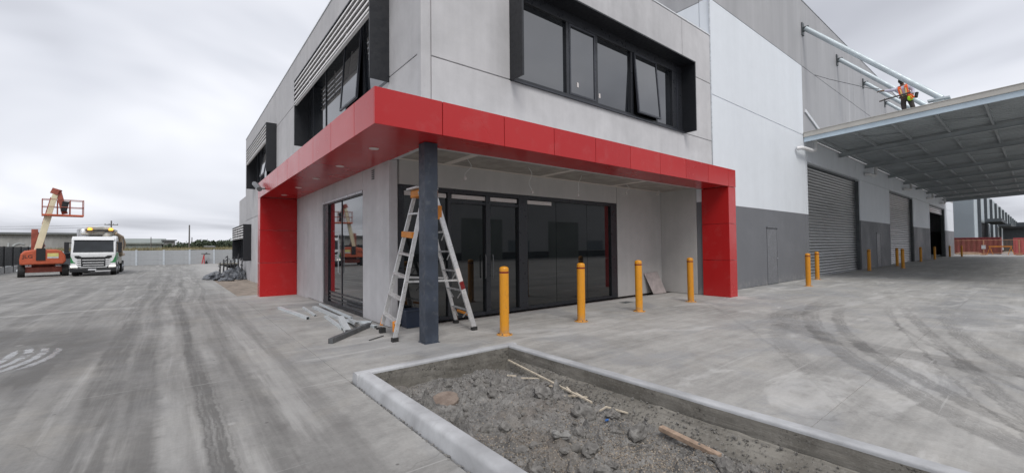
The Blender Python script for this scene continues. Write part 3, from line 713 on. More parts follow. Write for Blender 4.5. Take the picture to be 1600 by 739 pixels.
obj('side_wall', B(13.72, YW+.36, -.1, 13.9, 39.7, 7.6), 'wh', wh)
obj('roof', B(13.9, YW+.36, 12.0, XE-.2, 39.7, 12.15), 'roof', wh)
obj('parapet_capping', G().box(13.68, YW-.02, ZW, XE, YW+.38, ZW+.03).box(13.68, YW+.38, ZW, 13.95, 39, ZW+.03), 'galv', wh)
obj('corner_flashing', B(13.66, YW-.012, 3.87, 13.72, YW+.01, ZW), 'galv', wh)
SLAT = None
for n_, (a, b) in enumerate(doors):
    rd = obj('roller_door', G().box(a, YW+.2, HD-.10, b, YW+.34, HD).box(a, YW+.05, 0, a+.10, YW+.32, HD-.10).box(b-.10, YW+.05, 0, b, YW+.32, HD-.10), 'guide', wh,
             label=('first roller door, nearest the office', 'middle roller door, shut', 'far roller door, rolled up')[n_])
    zlo = .03 if n_ < 2 else 4.72
    nsl = int((HD-.10-zlo)/.145); pit = (HD-.10-zlo)/nsl
    key = round(b-a, 2)
    poly = []; m_ = 8
    for k in range(m_+1):
        t = k/m_; poly.append((.0+.045*math.sin(math.pi*t), pit*.88*t))
    poly = [(-p[0], p[1]) for p in poly]+[(.02, pit*.88), (.02, 0)]
    gg = G().prism(poly, 'x', -(b-a)/2+.10, (b-a)/2-.10); me = mesh_of(gg, 'slat'); me.materials.append(MT['slat'])
    for k in range(nsl):
        o = bpy.data.objects.new('slat', me); link(o, rd, Matrix.Translation(((a+b)/2, YW+.24, zlo+k*pit)))
    obj('bottom_rail', B(a+.1, YW+.2, zlo-.03 if n_ < 2 else zlo-.06, b-.1, YW+.27, zlo-.002), 'galv' if n_ < 2 else 'guide', rd)
def pdoor(x0, x1, zt):
    d = obj('door', B(x0+.03, YW-.012, .02, x1-.03, YW-.002, zt-.03), 'doorpaint', wh, bevel=.004, seg=1)
    obj('door_frame', G().box(x0-.02, YW-.02, .0, x0+.02, YW-.002, zt).box(x1-.02, YW-.02, 0, x1+.02, YW-.002, zt).box(x0-.05, YW-.05, zt, x1+.05, YW-.002, zt+.045), 'guide' if False else 'doorpaint', d, bevel=.003, seg=1)
    obj('threshold', B(x0, YW-.03, 0, x1, YW-.002, .018), 'guide', d)
    obj('handle', G().tube([(x1-.10, YW-.012, 1.02), (x1-.10, YW-.06, 1.02), (x1-.24, YW-.065, 1.02)], .012, 8), 'galv', d)
pdoor(17.97, 18.95, 2.22); pdoor(35.65, 36.7, 2.22)
# awning over the roller doors
AX0, AX1, AY1 = 22.42, 68.6, -4.0
def az(y): return (YW-y)*.0452        # rises away from the wall
sheet = G(); nr = 120; w_ = (AX1-AX0)/nr
prof = []
for k in range(nr):
    x = AX0+k*w_; prof += [(x, 6.50), (x+w_*.62, 6.50), (x+w_*.70, 6.535), (x+w_*.92, 6.535)]
prof.append((AX1, 6.50))
for x, z in prof: sheet.v += [(x, YW-.03, z+az(YW-.03)), (x, AY1, z+az(AY1))]
for k in range(len(prof)-1): sheet.f.append((2*k, 2*k+1, 2*k+3, 2*k+2))
aw = obj('awning', sheet, 'under', wh)
def slope_beam(parent, name, m, x0, x1, y0, y1, z0, z1):
    g = G(); vs = []
    for y in (y0, y1):
        for x, z in ((x0, z0), (x1, z0), (x1, z1), (x0, z1)): vs.append((x, y, z+az(y)))
    g.add(vs, [(0, 1, 2, 3), (7, 6, 5, 4), (0, 4, 5, 1), (1, 5, 6, 2), (2, 6, 7, 3), (3, 7, 4, 0)])
    return obj(name, g, m, parent)
slope_beam(aw, 'fascia_flashing', 'beige', AX0-.10, AX0+.06, YW-.02, AY1, 6.44, 6.64)
slope_beam(aw, 'fascia_flashing', 'beige', AX0-.12, AX0+.08, YW-.02, AY1, 6.643, 6.665)
slope_beam(aw, 'fascia_beam', 'bluefl', AX0-.05, AX0+.02, YW-.02, AY1, 6.23, 6.437)
slope_beam(aw, 'fascia_beam', 'under', AX1-.05, AX1+.05, YW-.02, AY1, 6.18, 6.60)
obj('front_gutter', B(AX0, AY1-.18, 6.4+az(AY1), AX1, AY1, 6.62+az(AY1)), 'beige', aw)
rx = [27.7, 33.1, 39.4, 44.8, 50.1, 55.5, 60.9, 66.2]
for x in rx:
    g = G()
    for (xa, xb, za, zb_) in ((x-.09, x+.09, 6.18, 6.195), (x-.09, x+.09, 6.375, 6.39), (x-.008, x+.008, 6.195, 6.375)):
        vs = []
        for y in (YW-.03, AY1+.02):
            for xx, zz in ((xa, za), (xb, za), (xb, zb_), (xa, zb_)): vs.append((xx, y, zz+az(y)))
        g.add(vs, [(0, 1, 2, 3), (7, 6, 5, 4), (0, 4, 5, 1), (1, 5, 6, 2), (2, 6, 7, 3), (3, 7, 4, 0)])
    obj('rafter', g, 'raft', aw)
for y in (6.3, 5.0, 3.7, 2.4, 1.1, -.2, -1.5, -2.8, -3.8):
    g = G(); z = az(y)
    g.box(AX0+.03, y-.012, 6.392+z, AX1-.06, y+.0, 6.495+z).box(AX0+.03, y+.0, 6.392+z, AX1-.06, y+.06, 6.404+z)
    obj('purlin', g, 'raft', aw)
for x in (25.0, 30.4, 36.2):
    for y in (4.3, 1.7): obj('bridging', G().beam((x, y+.7, 6.42+az(y+.7)), (x+.9, y-.6, 6.42+az(y-.6)), .05, .05), 'raft', aw)
for i, x in enumerate((22.58, 27.9, 33.3, 39.2, 44.8, 50.2, 55.6, 61, 66.4)):
    zb_ = 6.64+az(2.2)
    st = obj('strut', G().tube([(x, YW-.14, 11.5), (x, 2.18, zb_+.20)], .105, 14), 'strut', aw, smooth=True)
    obj('wall_bracket', G().box(x-.12, YW-.05, 11.22, x+.12, YW-.002, 11.80).box(x-.03, YW-.26, 11.38, x+.03, YW-.05, 11.60), 'guide', st)
    obj('foot_bracket', G().box(x-.16, 1.95, zb_+.14, x+.16, 2.55, zb_+.20).box(x-.10, 2.1, zb_, x+.10, 2.4, zb_+.14), 'strut', st)
obj('upstand_flashing', G().beam((22.62, YW-.03, 7.72), (25.2, YW-.03, 6.95), .05, .14), 'sealwhite', aw)
for i, x in enumerate((22.9, 34.4, 46.0, 57.0, 65.5)):
    obj('downpipe', G().tube([(x-1.6, YW-.06, 5.78), (x-1.5, YW-.22, 5.80), (x-.3, YW-.26, 5.82), (x+.05, YW-.27, 5.90), (x+.12, YW-.27, 6.05), (x+.12, YW-.27, 6.45)], .085, 12), 'pvc', wh, smooth=True)
tag(obj('safety_line', G().tube([(24.15, YW-.02, 9.77), (24.1, 6.0, 9.35), (24.0, 5.2, 8.85), (23.95, 4.5, 8.42), (23.95, 4.2, 8.32)], .014, 6), 'galvdk'),
    'thin safety rope running from warehouse wall to the worker on awning', 'rope')

# ------------------------------------------------------------------ bollards
def bollard(loc, label, group='yellow bollards'):
    t = thing('bollard', (0, 0, 0), label, 'bollard', group)
    t.location = loc; return t
bol0 = None
near = [(4.60, 6.03, 'yellow bollard nearest the dark column, in front of glass doors'), (6.63, 6.03, 'second yellow bollard from the column, before the right glazing'),
        (8.68, 6.03, 'third yellow bollard from the column, left of the leaning board'), (11.19, 6.09, 'yellow bollard beside the right red canopy leg')]
far = [(18.44, 5.42, 'yellow bollard in front, standing right of first grey door'), (22.17, 6.17, 'yellow bollard at near jamb of the first roller door'),
       (31.11, 6.14, 'yellow bollard at far jamb of the first roller door'), (38.73, 6.14, 'yellow bollard at near jamb of the middle roller door'),
       (35.51, 5.36, 'yellow bollard standing out from wall before the middle roller door'), (48.26, 6.18, 'yellow bollard at far jamb of the middle roller door'),
       (55.3, 6.14, 'yellow bollard at near jamb of the open roller door'), (65.8, 6.13, 'yellow bollard at far jamb of the open roller door'),
       (67.8, 5.4, 'farthest yellow bollard, out by the orange fence')]
for k, (x, y, lb) in enumerate(near+far):
    if bol0 is None:
        t = thing('bollard', (0, 0, 0), lb, 'bollard', 'yellow bollards')
        bh = 1.22
        obj('post', G().lathe([(.084, .012), (.084, bh-.06), (.082, bh-.025), (.07, bh-.008), (.04, bh+.004), (.012, bh+.008)], (0, 0, 0), 28), 'yellow', t, smooth=True, auto=False)
        obj('reflective_band', G().lathe([(.0845, bh-.115), (.0865, bh-.113), (.0865, bh-.087), (.0845, bh-.085)], (0, 0, 0), 28), 'redtape', t, smooth=True, auto=False)
        obj('base_flange', G().lathe([(.145, 0), (.145, .010), (.13, .014), (.09, .016), (.085, .03)], (0, 0, 0), 28), 'yellow', t, smooth=True, auto=False)
        for q in range(4):
            an = q*math.pi/2+.6; obj('bolt', G().lathe([(.012, .012), (.012, .030), (.006, .034)], (.115*math.cos(an), .115*math.sin(an), 0), 6), 'galvdk', t, auto=False)
        bol0 = t; t.location = (x, y, 0)
    else:
        c = copy_tree(bol0); c.location = (x, y, 0); c['label'] = lb
        c.rotation_euler = (random.uniform(-.008, .008), random.uniform(-.008, .008), random.random()*3)

# ------------------------------------------------------------------ step ladder
lad = thing('step_ladder', (3.65, 7.2, 0), 'aluminium step ladder with orange fittings standing behind dark column', 'ladder')
fa0, fb0 = Vector((2.86, 6.80, .05)), Vector((2.98, 7.66, .16)); fa1, fb1 = Vector((3.52, 7.02, 2.58)), Vector((3.52, 7.40, 2.58))
ra0, rb0 = Vector((4.42, 6.75, .05)), Vector((4.54, 7.62, .05)); ra1, rb1 = Vector((3.76, 7.02, 2.50)), Vector((3.76, 7.40, 2.50))
obj('front_rail', G().beam(fa0, fa1, .032, .075, (1, 0, 0)), 'alu', lad, bevel=.004, seg=1)
obj('front_rail', G().beam(fb0, fb1, .032, .075, (1, 0, 0)), 'alu', lad, bevel=.004, seg=1)
obj('rear_rail', G().beam(ra0, ra1, .04, .10, (1, 0, 0)), 'alu', lad, bevel=.004, seg=1)
obj('rear_rail', G().beam(rb0, rb1, .032, .075, (1, 0, 0)), 'alu', lad, bevel=.004, seg=1)
for z in (.30, .68, 1.06, 1.44):
    t = (z-.05)/2.53; obj('tread', G().beam(fa0.lerp(fa1, t), fb0.lerp(fb1, (z-.10)/2.45), .10, .035), 'alu', lad, bevel=.004, seg=1)
for z in (1.84, 2.2):
    t = (z-.05)/2.53; obj('tread', G().beam(fa0.lerp(fa1, t), fb0.lerp(fb1, t), .09, .035), 'alu', lad, bevel=.004, seg=1)
t = (1.80-.05)/2.53
obj('locking_bracket', G().beam(fa0.lerp(fa1, t)+Vector((-.05, 0, 0)), fb0.lerp(fb1, t)+Vector((-.05, 0, 0)), .05, .11), 'orange', lad, bevel=.01)
for z in (.33, .72, 1.10, 1.48, 1.86):
    t = z/2.5; a_ = ra0.lerp(ra1, t); b_ = rb0.lerp(rb1, t)
    obj('rear_rung', G().beam(a_, b_, .05, .03), 'alu', lad, bevel=.003, seg=1)
    obj('brace', G().beam(a_+Vector((0, .03, .0)), a_.lerp(b_, .35)+Vector((0, 0, -.16)), .012, .02), 'alu', lad)
    obj('brace', G().beam(b_+Vector((0, -.03, .0)), b_.lerp(a_, .35)+Vector((0, 0, -.16)), .012, .02), 'alu', lad)
for (p, q) in ((fa0.lerp(fa1, .37), ra0.lerp(ra1, .37)), (fb0.lerp(fb1, .36), rb0.lerp(rb1, .37))):
    obj('spreader', G().beam(p, q, .012, .035), 'alu', lad)
obj('top_platform', B(3.36, 6.98, 2.66, 3.80, 7.44, 2.70), 'alu', lad, bevel=.01)
obj('top_bracket', B(3.44, 6.99, 2.52, 3.80, 7.43, 2.657), 'orange', lad, bevel=.015)
obj('guard_arm', G().beam((3.56, 7.0, 2.1), (3.42, 7.0, 2.60), .03, .05), 'galv', lad)
obj('joint_cover', B(3.71, 6.96, 2.10, 3.86, 7.0, 2.36), 'orange', lad, bevel=.01)
obj('warning_label', G().beam(ra0.lerp(ra1, .36)+Vector((.003, -.022, 0)), ra0.lerp(ra1, .46)+Vector((.003, -.022, 0)), .004, .09, (1, 0, 0)), 'film', lad)
obj('warning_label', G().beam(ra0.lerp(ra1, .30)+Vector((.003, -.022, 0)), ra0.lerp(ra1, .36)+Vector((.003, -.022, 0)), .004, .09, (1, 0, 0)), 'redtape', lad)
for p in (fb0, rb0):
    obj('foot_bracket', G().beam(p+Vector((.03 if p is fb0 else -.03, 0, .17)), p+Vector((-.02 if p is fb0 else .02, .0, -.02)), .03, .055, (1, 0, 0)), 'orange', lad, bevel=.008)
obj('foot_bracket', G().beam(fa0+Vector((.03, .08, .28)), fa0+Vector((.03, .07, .10)), .035, .07, (1, 0, 0)), 'orange', lad, bevel=.008)
obj('foot_bracket', G().beam(rb0+Vector((0, -.06, .22)), ra0+Vector((0, .12, .22)), .03, .05), 'orange', lad, bevel=.008)
for p in (fa0, ra0, fb0, rb0): obj('foot', B(p.x-.055, p.y-.04, 0, p.x+.055, p.y+.04, .07 if p is not fb0 else .10), 'rubber', lad, bevel=.008)
obj('storage_tub', G().add([(3.50, 7.72, 0), (3.78, 7.72, 0), (3.78, 7.98, 0), (3.50, 7.98, 0), (3.47, 7.69, .34), (3.81, 7.69, .34), (3.81, 8.01, .34), (3.47, 8.01, .34)],
    [(0, 3, 2, 1), (4, 5, 6, 7), (0, 1, 5, 4), (1, 2, 6, 5), (2, 3, 7, 6), (3, 0, 4, 7)]).box(3.455, 7.675, .33, 3.825, 8.025, .36), 'bluebin', bevel=.01,
    label='dark navy plastic tub on the ground under the ladder', cat='tub')
# leaning board
g = G().add([(12.05, 7.82, 0), (12.80, 7.82, 0), (12.62, 8.03, .69), (11.86, 8.03, .67)], []); g.f = []
vs = [Vector(v) for v in g.v]; off = Vector((0, .012, .004)); g.v = [tuple(v) for v in vs]+[tuple(v+off) for v in vs]
g.f = [(0, 1, 2, 3), (7, 6, 5, 4), (0, 4, 5, 1), (1, 5, 6, 2), (2, 6, 7, 3), (3, 7, 4, 0)]
obj('leaning_board', g, 'plaster', label='square pinkish board leaning against the recess wall', cat='board')
obj('floor_drain', B(9.6, 7.1, .001, 9.95, 7.32, .006), 'guide', label='small dark drain cover flush in paving near the glazing', cat='drain')

# hanging light leads
def lead(x, y, dx, dz, lb, up=3.37):
    t = thing('light_lead', (x, y, up), lb, 'light fitting', 'loose light fittings hanging under the ceiling')
    pts = []
    for k in range(9):
        s_ = k/8; pts.append((x+dx*s_+.05*math.sin(s_*7+x), y-.03*math.sin(s_*5), up-dz*s_))
    obj('wire', G().tube(pts, .005, 6), 'pvc', t)
    obj('lamp_head', G().lathe([(.015, 0), (.034, .015), (.034, .05), (.015, .08)], (pts[-1][0], pts[-1][1], pts[-1][2]-.08), 12), 'film', t, smooth=True)
lead(4.60, 7.15, -.05, .36, 'loose white light lead nearest the dark column, under ceiling'); lead(6.22, 7.2, .10, .50, 'longest looping light lead above the door post')
lead(7.95, 7.2, -.10, .46, 'light lead hanging above the middle of the glazing'); lead(10.32, 7.5, .02, .22, 'short light lead above the glazing right end')
lead(12.3, 7.75, 0, .08, 'light head close under ceiling by the recess corner')
# security camera at the canopy end
t = thing('security_camera', (2.05, 15.6, 3.5), 'grey bullet security camera on far end of red canopy', 'camera')
obj('arm', G().tube([(2.14, 15.3, 3.50), (2.02, 15.35, 3.50), (1.98, 15.5, 3.56)], .03, 8), 'galvdk', t)
obj('housing', G().tube([(1.97, 15.2, 3.46), (1.97, 15.9, 3.66), (1.97, 16.3, 3.76)], [.075, .085, .08], 12), 'galvdk', t, smooth=True)

# ------------------------------------------------------------------ loose steel on the ground
def cstud(name, p, q, w, h, lb, m='channel', up=(0, 0, -1), grp=None, cat='steel section'):
    p = Vector((p[0], p[1], p[2] if len(p) > 2 else h/2+.002)); q = Vector((q[0], q[1], q[2] if len(q) > 2 else h/2+.002))
    w *= .82; d = (q-p).normalized(); r = d.cross(Vector(up)).normalized(); u = r.cross(d); th = .006
    g = G(); g.beam(p-u*(h/2-th/2), q-u*(h/2-th/2), w, th, up)
    g.beam(p+r*(w/2-th/2)+u*th/2, q+r*(w/2-th/2)+u*th/2, th, h-th-.001, up); g.beam(p-r*(w/2-th/2)+u*th/2, q-r*(w/2-th/2)+u*th/2, th, h-th-.001, up)
    return obj(name, g, m, label=lb, cat=cat, group=grp)
cstud('steel_channel', (2.09, 12.55), (2.27, 10.2), .09, .06, 'long shiny steel channel lying alone, farthest left on paving')
cstud('steel_channel', (2.60, 12.2), (2.50, 10.55), .06, .04, 'short dull steel channel lying second from the left')
cstud('steel_channel', (2.83, 12.05), (2.80, 9.0), .12, .05, 'wide steel channel lying alongside the glass side door')
cstud('steel_channel', (2.98, 12.1, .09), (2.92, 9.25, .08), .05, .05, 'bright slim steel channel resting on the wide one')
cstud('steel_channel', (2.64, 10.2), (2.50, 8.45), .07, .05, 'steel channel with dark open end pointing to the camera')
obj('steel_tube', G().beam((1.98, 7.36, .045), (3.0, 8.40, .045), .085, .085), 'galvdk', label='dark grey square steel tube lying nearest the camera', cat='steel tube', bevel=.008)
cstud('steel_channel', (2.46, 8.0, .045), (2.62, 9.0, .16), .13, .07, 'steel channel tilted up over the dark square tube')
cstud('steel_channel', (2.70, 8.25, .13), (2.86, 9.2, .05), .11, .06, 'steel offcut leaning on the tube beside the ladder')
cstud('steel_channel', (2.95, 8.7), (3.06, 8.2), .10, .05, 'short bright steel offcut between tube and wall')
cstud('steel_channel', (2.76, 8.9, .07), (3.1, 8.55, .07), .07, .04, 'small steel offcut lying across the others by wall')
obj('steel_rod', G().tube([(2.55, 7.15, .012), (2.88, 7.35, .012)], .010, 8), 'galvdk', label='thin dark steel rod on paving beside the ladder foot', cat='rod')
obj('wood_wedge', B(3.02, 8.02, .0, 3.14, 8.10, .03), 'rubber', label='small dark wedge at the foot of the office wall', cat='wedge')

# ------------------------------------------------------------------ planter
PX0, PX1, PY0, PY1 = 1.62, 4.0, -1.9, 5.11; KW = .165; KH = .125
pl = thing('planter', (2.8, 1.6, 0), 'concrete kerbed planter bed with bare soil in the foreground', 'planter')
def arc_profile(w, h, out_slope=.03, r=.045):
    """kerb section: u from outer face (0) to inner (w)"""
    pts = [(0, -.09), (0, 0.001), (out_slope*.7, h-r)]
    for k in range(1, 6): a_ = math.pi/2*k/5; pts.append((out_slope*.7+r-r*math.cos(a_), h-r+r*math.sin(a_)))
    for k in range(0, 4): a_ = math.pi/2*k/3; pts.append((w-.02+.02*math.sin(a_), h-.02+.02*math.cos(a_)))
    pts.append((w, -.09))
    return pts
def kerb_run(axis, a, b, fn, n):
    g = G(); prof = arc_profile(KW, KH); m_ = len(prof)
    for i in range(n+1):
        t = a+(b-a)*i/n
        for u, z in prof:
            j = .002*noise.noise(Vector((t*1.1, u*9, z*9)))
            g.v.append(fn(u+j, t, z+(.003*noise.noise(Vector((t*.7, 3, u*2))) if z > .05 else 0)))
    for i in range(n):
        for k in range(m_-1): g.f.append((i*m_+k, i*m_+k+1, (i+1)*m_+k+1, (i+1)*m_+k))
    g.f += [tuple(range(m_)), tuple(n*m_+k for k in range(m_-1, -1, -1))]
    return g
k1 = obj('kerb', kerb_run('y', PY0, PY1-KW-.002, lambda u, t, z: (PX0+u, t, z), 60), 'kerb', pl, smooth=True)
k2 = obj('kerb', kerb_run('x', PX0, PX1, lambda u, t, z: (t, PY1-u, z), 24), 'kerb', pl, smooth=True)
k3 = obj('kerb', kerb_run('y', PY0, PY1-KW-.002, lambda u, t, z: (PX1-u, t, z), 60), 'kerb', pl, smooth=True)
k4 = obj('kerb', kerb_run('x', PX0, PX1, lambda u, t, z: (t, PY0+u-.19, z), 24), 'kerb', pl, smooth=True)
def face_strip(fn, a, b, z0, z1, n, amp=.006):
    g = G(); m_ = 10
    for i in range(n+1):
        t = a+(b-a)*i/n
        for k in range(m_+1):
            z = z0+(z1-z0)*k/m_; d = amp*noise.fractal(Vector((t*4, z*14, a)), 1, 2, 4)
            g.v.append(fn(t, d, z))
    for i in range(n):
        for k in range(m_): q = i*(m_+1)+k; g.f.append((q, q+1, q+m_+2, q+m_+1))
    return g
ix0, ix1, iy1 = PX0+KW, PX1-KW, PY1-KW
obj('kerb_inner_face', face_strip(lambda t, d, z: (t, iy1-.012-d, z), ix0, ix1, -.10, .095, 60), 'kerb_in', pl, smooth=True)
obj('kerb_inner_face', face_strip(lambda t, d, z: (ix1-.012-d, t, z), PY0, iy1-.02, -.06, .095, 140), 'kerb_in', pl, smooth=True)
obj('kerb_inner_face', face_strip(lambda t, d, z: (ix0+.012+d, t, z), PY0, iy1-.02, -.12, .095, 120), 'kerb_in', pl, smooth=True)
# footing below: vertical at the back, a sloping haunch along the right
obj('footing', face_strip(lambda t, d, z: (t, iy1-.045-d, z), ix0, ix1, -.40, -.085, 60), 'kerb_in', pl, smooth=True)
g = G(); n = 120; m_ = 8
for i in range(n+1):
    t = PY0+(iy1-.05-PY0)*i/n
    reach = .07+.20*min(1, max(0, (4.9-t)/3.0))
    for k in range(m_+1):
        s_ = k/m_; d = .014*noise.fractal(Vector((t*4, s_*2, 7)), .8, 2, 5)
        g.v.append((ix1-.03-reach*s_, t, -.045-.16*s_*(.75+.25*s_)+d))
for i in range(n):
    for k in range(m_): q = i*(m_+1)+k; g.f.append((q, q+1, q+m_+2, q+m_+1))
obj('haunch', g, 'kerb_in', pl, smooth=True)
# soil
LUMPS = [(random.uniform(1.9, 3.6), random.uniform(.4, 4.8), random.uniform(.045, .13), random.uniform(.02, .075)) for _ in range(240)]
def soilz(x, y):
    p = Vector((x, y, 0)); z = -.150+.045*noise.fractal(p*1.1, 1, 2, 3)+.034*noise.fractal(p*4.2, .9, 2, 5)+.013*noise.fractal(p*15, .7, 2, 4)+.030*max(0, .25-noise.voronoi(p*7)[0][0])*(1+noise.noise(p*3))
    z += .03*max(0, 1-((x-2.55)**2+(y-4.25)**2)/.35)
    z += .035*max(0, 1-((x-3.15)**2+(y-3.6)**2)/.5)
    z += .03*max(0, 1-((x-1.9)**2)/.09)
    z -= .05*max(0, min(1, (x-3.42)/.3))
    for a_, b_, r_, h_ in LUMPS:
        d2 = ((x-a_)**2+(y-b_)**2)/(r_*r_)
        if d2 < 1: z += h_*(1-d2)*(1-d2)*(1+1.1*noise.noise(p*20))
    return z
g = G(); nx, ny = 150, 330
for j in range(ny+1):
    y = -1.9+(iy1+1.9)*(j/ny)**.85
    for i in range(nx+1):
        x = ix0+.0+(ix1-ix0)*i/nx; g.v.append((x, y, soilz(x, y)))
for j in range(ny):
    for i in range(nx): k = j*(nx+1)+i; g.f.append((k, k+1, k+nx+2, k+nx+1))
obj('soil', g, 'soil', label='rough grey-brown soil filling the planter', cat='soil', kind='stuff', smooth=False)
# gravel and crumbs: too many to count
def rock_g(c, r, seed, sub=1, flat=.7):
    bm = bmesh.new(); bmesh.ops.create_icosphere(bm, subdivisions=sub, radius=1)
    g = G(); o = Vector((seed*3.1, seed*1.7, seed*.9)); sx, sy, sz = random.uniform(.75, 1.3), random.uniform(.75, 1.3), random.uniform(.55, .95)*flat/.7
    rot = Euler((random.uniform(-.5, .5), random.uniform(-.5, .5), random.random()*6)).to_matrix()
    for v in bm.verts:
        d = 1+.34*noise.fractal(v.co*1.3+o, 1, 2, 3 if sub > 1 else 1)+(.16*noise.noise(v.co*5+o) if sub > 2 else 0)
        p = rot@Vector((v.co.x*sx*d, v.co.y*sy*d, v.co.z*sz*d))
        g.v.append((c[0]+p.x*r, c[1]+p.y*r, c[2]+p.z*r))
    g.f = [tuple(v.index for v in f.verts) for f in bm.faces]; bm.free(); return g
OCT = [(1, 0, 0), (-1, 0, 0), (0, 1, 0), (0, -1, 0), (0, 0, 1), (0, 0, -1)]; OF = [(0, 2, 4), (2, 1, 4), (1, 3, 4), (3, 0, 4), (2, 0, 5), (1, 2, 5), (3, 1, 5), (0, 3, 5)]
def crumbs(n, rmin, rmax, dens):
    g = G(); k = 0
    while k < n:
        x = random.uniform(ix0+.03, ix1-.12); y = random.uniform(.35, iy1-.06)
        if random.random() > dens(x, y): continue
        r = random.uniform(rmin, rmax); z = soilz(x, y)+r*.25; rot = Euler((random.random()*6, random.random()*6, random.random()*6)).to_matrix()
        g.add([Vector((x, y, z))+rot@Vector((a[0]*r*random.uniform(.7, 1.2), a[1]*r*random.uniform(.7, 1.2), a[2]*r*random.uniform(.4, .8))) for a in OCT], OF); k += 1
    return g
def dgrav(x, y):
    a_ = math.exp(-(((x-3.0)/.35)**2+((y-1.95)/.75)**2)); b_ = math.exp(-(((x-2.35)/.35)**2+((y-2.6)/.55)**2)); return .03+.97*max(a_, .55*b_)
obj('gravel', crumbs(8000, .004, .010, dgrav), 'gravel', label='small tan gravel strewn over the planter soil', cat='gravel', kind='stuff')
obj('soil_crumbs', crumbs(3600, .005, .020, lambda x, y: .35+.65*(noise.noise(Vector((x*2, y*2, 5))) > 0)), 'clod', label='loose grey soil crumbs scattered over the planter', cat='soil', kind='stuff')
g = G()
for i in range(1500):
    t = random.uniform(.2, iy1-.15); reach = .07+.20*min(1, max(0, (4.9-t)/3.0)); s_ = 1-random.random()**1.7*.95; q_ = random.uniform(.003, .007)+.012*random.random()**4
    c_ = Vector((ix1-.03-reach*s_, t, -.045-.16*s_*(.75+.25*s_)+q_*.5+.008)); rot = Euler((random.random()*6, random.random()*6, random.random()*6)).to_matrix()
    g.add([c_+rot@Vector((a[0]*q_*random.uniform(.7, 1.3), a[1]*q_*random.uniform(.7, 1.3), a[2]*q_*random.uniform(.4, .8))) for a in OCT], OF)
obj('soil_spill', g, 'clod', label='soil crumbs spilled up the concrete haunch of the planter', cat='soil', kind='stuff')
cl = [(2.60, 2.62, .085, 'rock', 'largest pale angular rock in the planter foreground'), (2.68, 2.36, .085, 'clod', 'dark rock touching the largest pale rock in planter'),
      (2.45, 3.22, .075, 'clod', 'upright grey clod left of centre in the planter'), (3.18, 2.88, .12, 'clod', 'broad grey clay clod beside the blue scrap'),
      (2.52, 2.42, .05, 'clod', 'small grey clod left of the largest pale rock'), (3.22, 2.28, .10, 'clod', 'low grey clay clod in gravel left of the timber'),
      (3.08, 4.20, .10, 'clod', 'grey clay clod near the planter back corner'), (2.85, 3.95, .11, 'clod', 'rounded clod right of the buried clay disc'),
      (3.25, 3.55, .12, 'clod', 'blue-grey clay clod near the long stick'), (2.10, 3.55, .06, 'clod', 'clod close to the left planter kerb'),
      (2.62, 4.55, .08, 'clod', 'flat grey clod below the back planter kerb'), (2.05, 2.45, .05, 'clod', 'small clod at the bottom edge by left kerb'),
      (2.28, 1.95, .07, 'clod', 'grey clod in the bottom foreground of the planter'), (3.3, 1.55, .10, 'clod', 'dark clod beside the haunch at lower right'),
      (3.42, 3.05, .06, 'clod', 'dark clod against the haunch below the V-shaped stick')]
for i, (x, y, r, m, lb) in enumerate(cl):
    obj('soil_clod' if m == 'clod' else 'rock', rock_g((x, y, soilz(x, y)+r*(.5 if m == 'rock' else .3)), r*.85, i+7, 3), m, label=lb, cat='clod' if m == 'clod' else 'rock', smooth=False)
for i in range(34):
    x = random.uniform(ix0+.12, ix1-.30); y = random.uniform(1.6, iy1-.15); r = random.uniform(.03, .065)
    obj('lump_of_soil', rock_g((x, y, soilz(x, y)+r*.12), r, i+200, 3, .6), 'clod', label='fist-sized lump of clayey soil in the planter', cat='clod', group='soil lumps in the planter')
for i in range(110):
    x = random.uniform(ix0+.06, ix1-.22); y = random.uniform(.9, iy1-.10); r = random.uniform(.014, .03)+.03*random.random()**3
    obj('small_clod', rock_g((x, y, soilz(x, y)+r*.2), r, i+40, 2), 'clod', label='small grey soil clod lying in the planter', cat='clod', group='small clods in the planter')
zc = soilz(2.33, 4.15)
obj('clay_disc', G().lathe([(.15, -.04), (.155, .035), (.14, .045), (.02, .047)], (0, 0, 0), 22), 'lidc', label='round brownish clay disc half buried in the soil', cat='disc',
    world=Matrix.Translation((2.33, 4.15, zc+.0))@Euler((.12, -.16, 0)).to_matrix().to_4x4(), auto=False)
obj('long_stick', G().beam((3.74, 4.82, -.055), (3.46, 3.02, -.085), .022, .016), 'stick', label='long thin pale stick lying along right planter edge', cat='stick')
sk = [((3.42, 4.15), (3.62, 4.02), 'pale stick across the long one, nearest the back corner'), ((3.50, 3.72), (3.66, 3.55), 'pale splinter crossing the long stick at its middle'),
      ((3.70, 3.62), (3.60, 3.40), 'upright-leaning splinter right of the long stick'), ((3.42, 3.38), (3.66, 3.36), 'pale splinter below the leaning one'),
      ((3.52, 3.42), (3.70, 3.26), 'crossed pale splinter at the lower stick heap'), ((3.52, 3.30), (3.47, 3.02), 'pale splinter at the lower end of the stick heap'),
      ((3.36, 2.82), (3.52, 2.86), 'short arm of the V-shaped broken stick'), ((3.52, 2.86), (3.66, 2.70), 'long arm of the V-shaped broken stick'),
      ((3.35, 4.35), (3.45, 4.28), 'tiny pale splinter near the back corner')]
for (a, b, lb) in sk:
    obj('stick', G().beam((a[0], a[1], soilz(*a)+.045), (b[0], b[1], soilz(*b)+.05), .019, .012), 'stick', label=lb, cat='stick')
z1, z2 = soilz(3.43, 2.15), soilz(3.36, 1.62)
obj('timber_offcut', G().beam((3.40, 2.16, z1+.05), (3.375, 1.62, z2+.05), .06, .042, w2=.055, h2=.04), 'timber', label='brown timber offcut lying on gravel in the planter', cat='timber', bevel=.005)
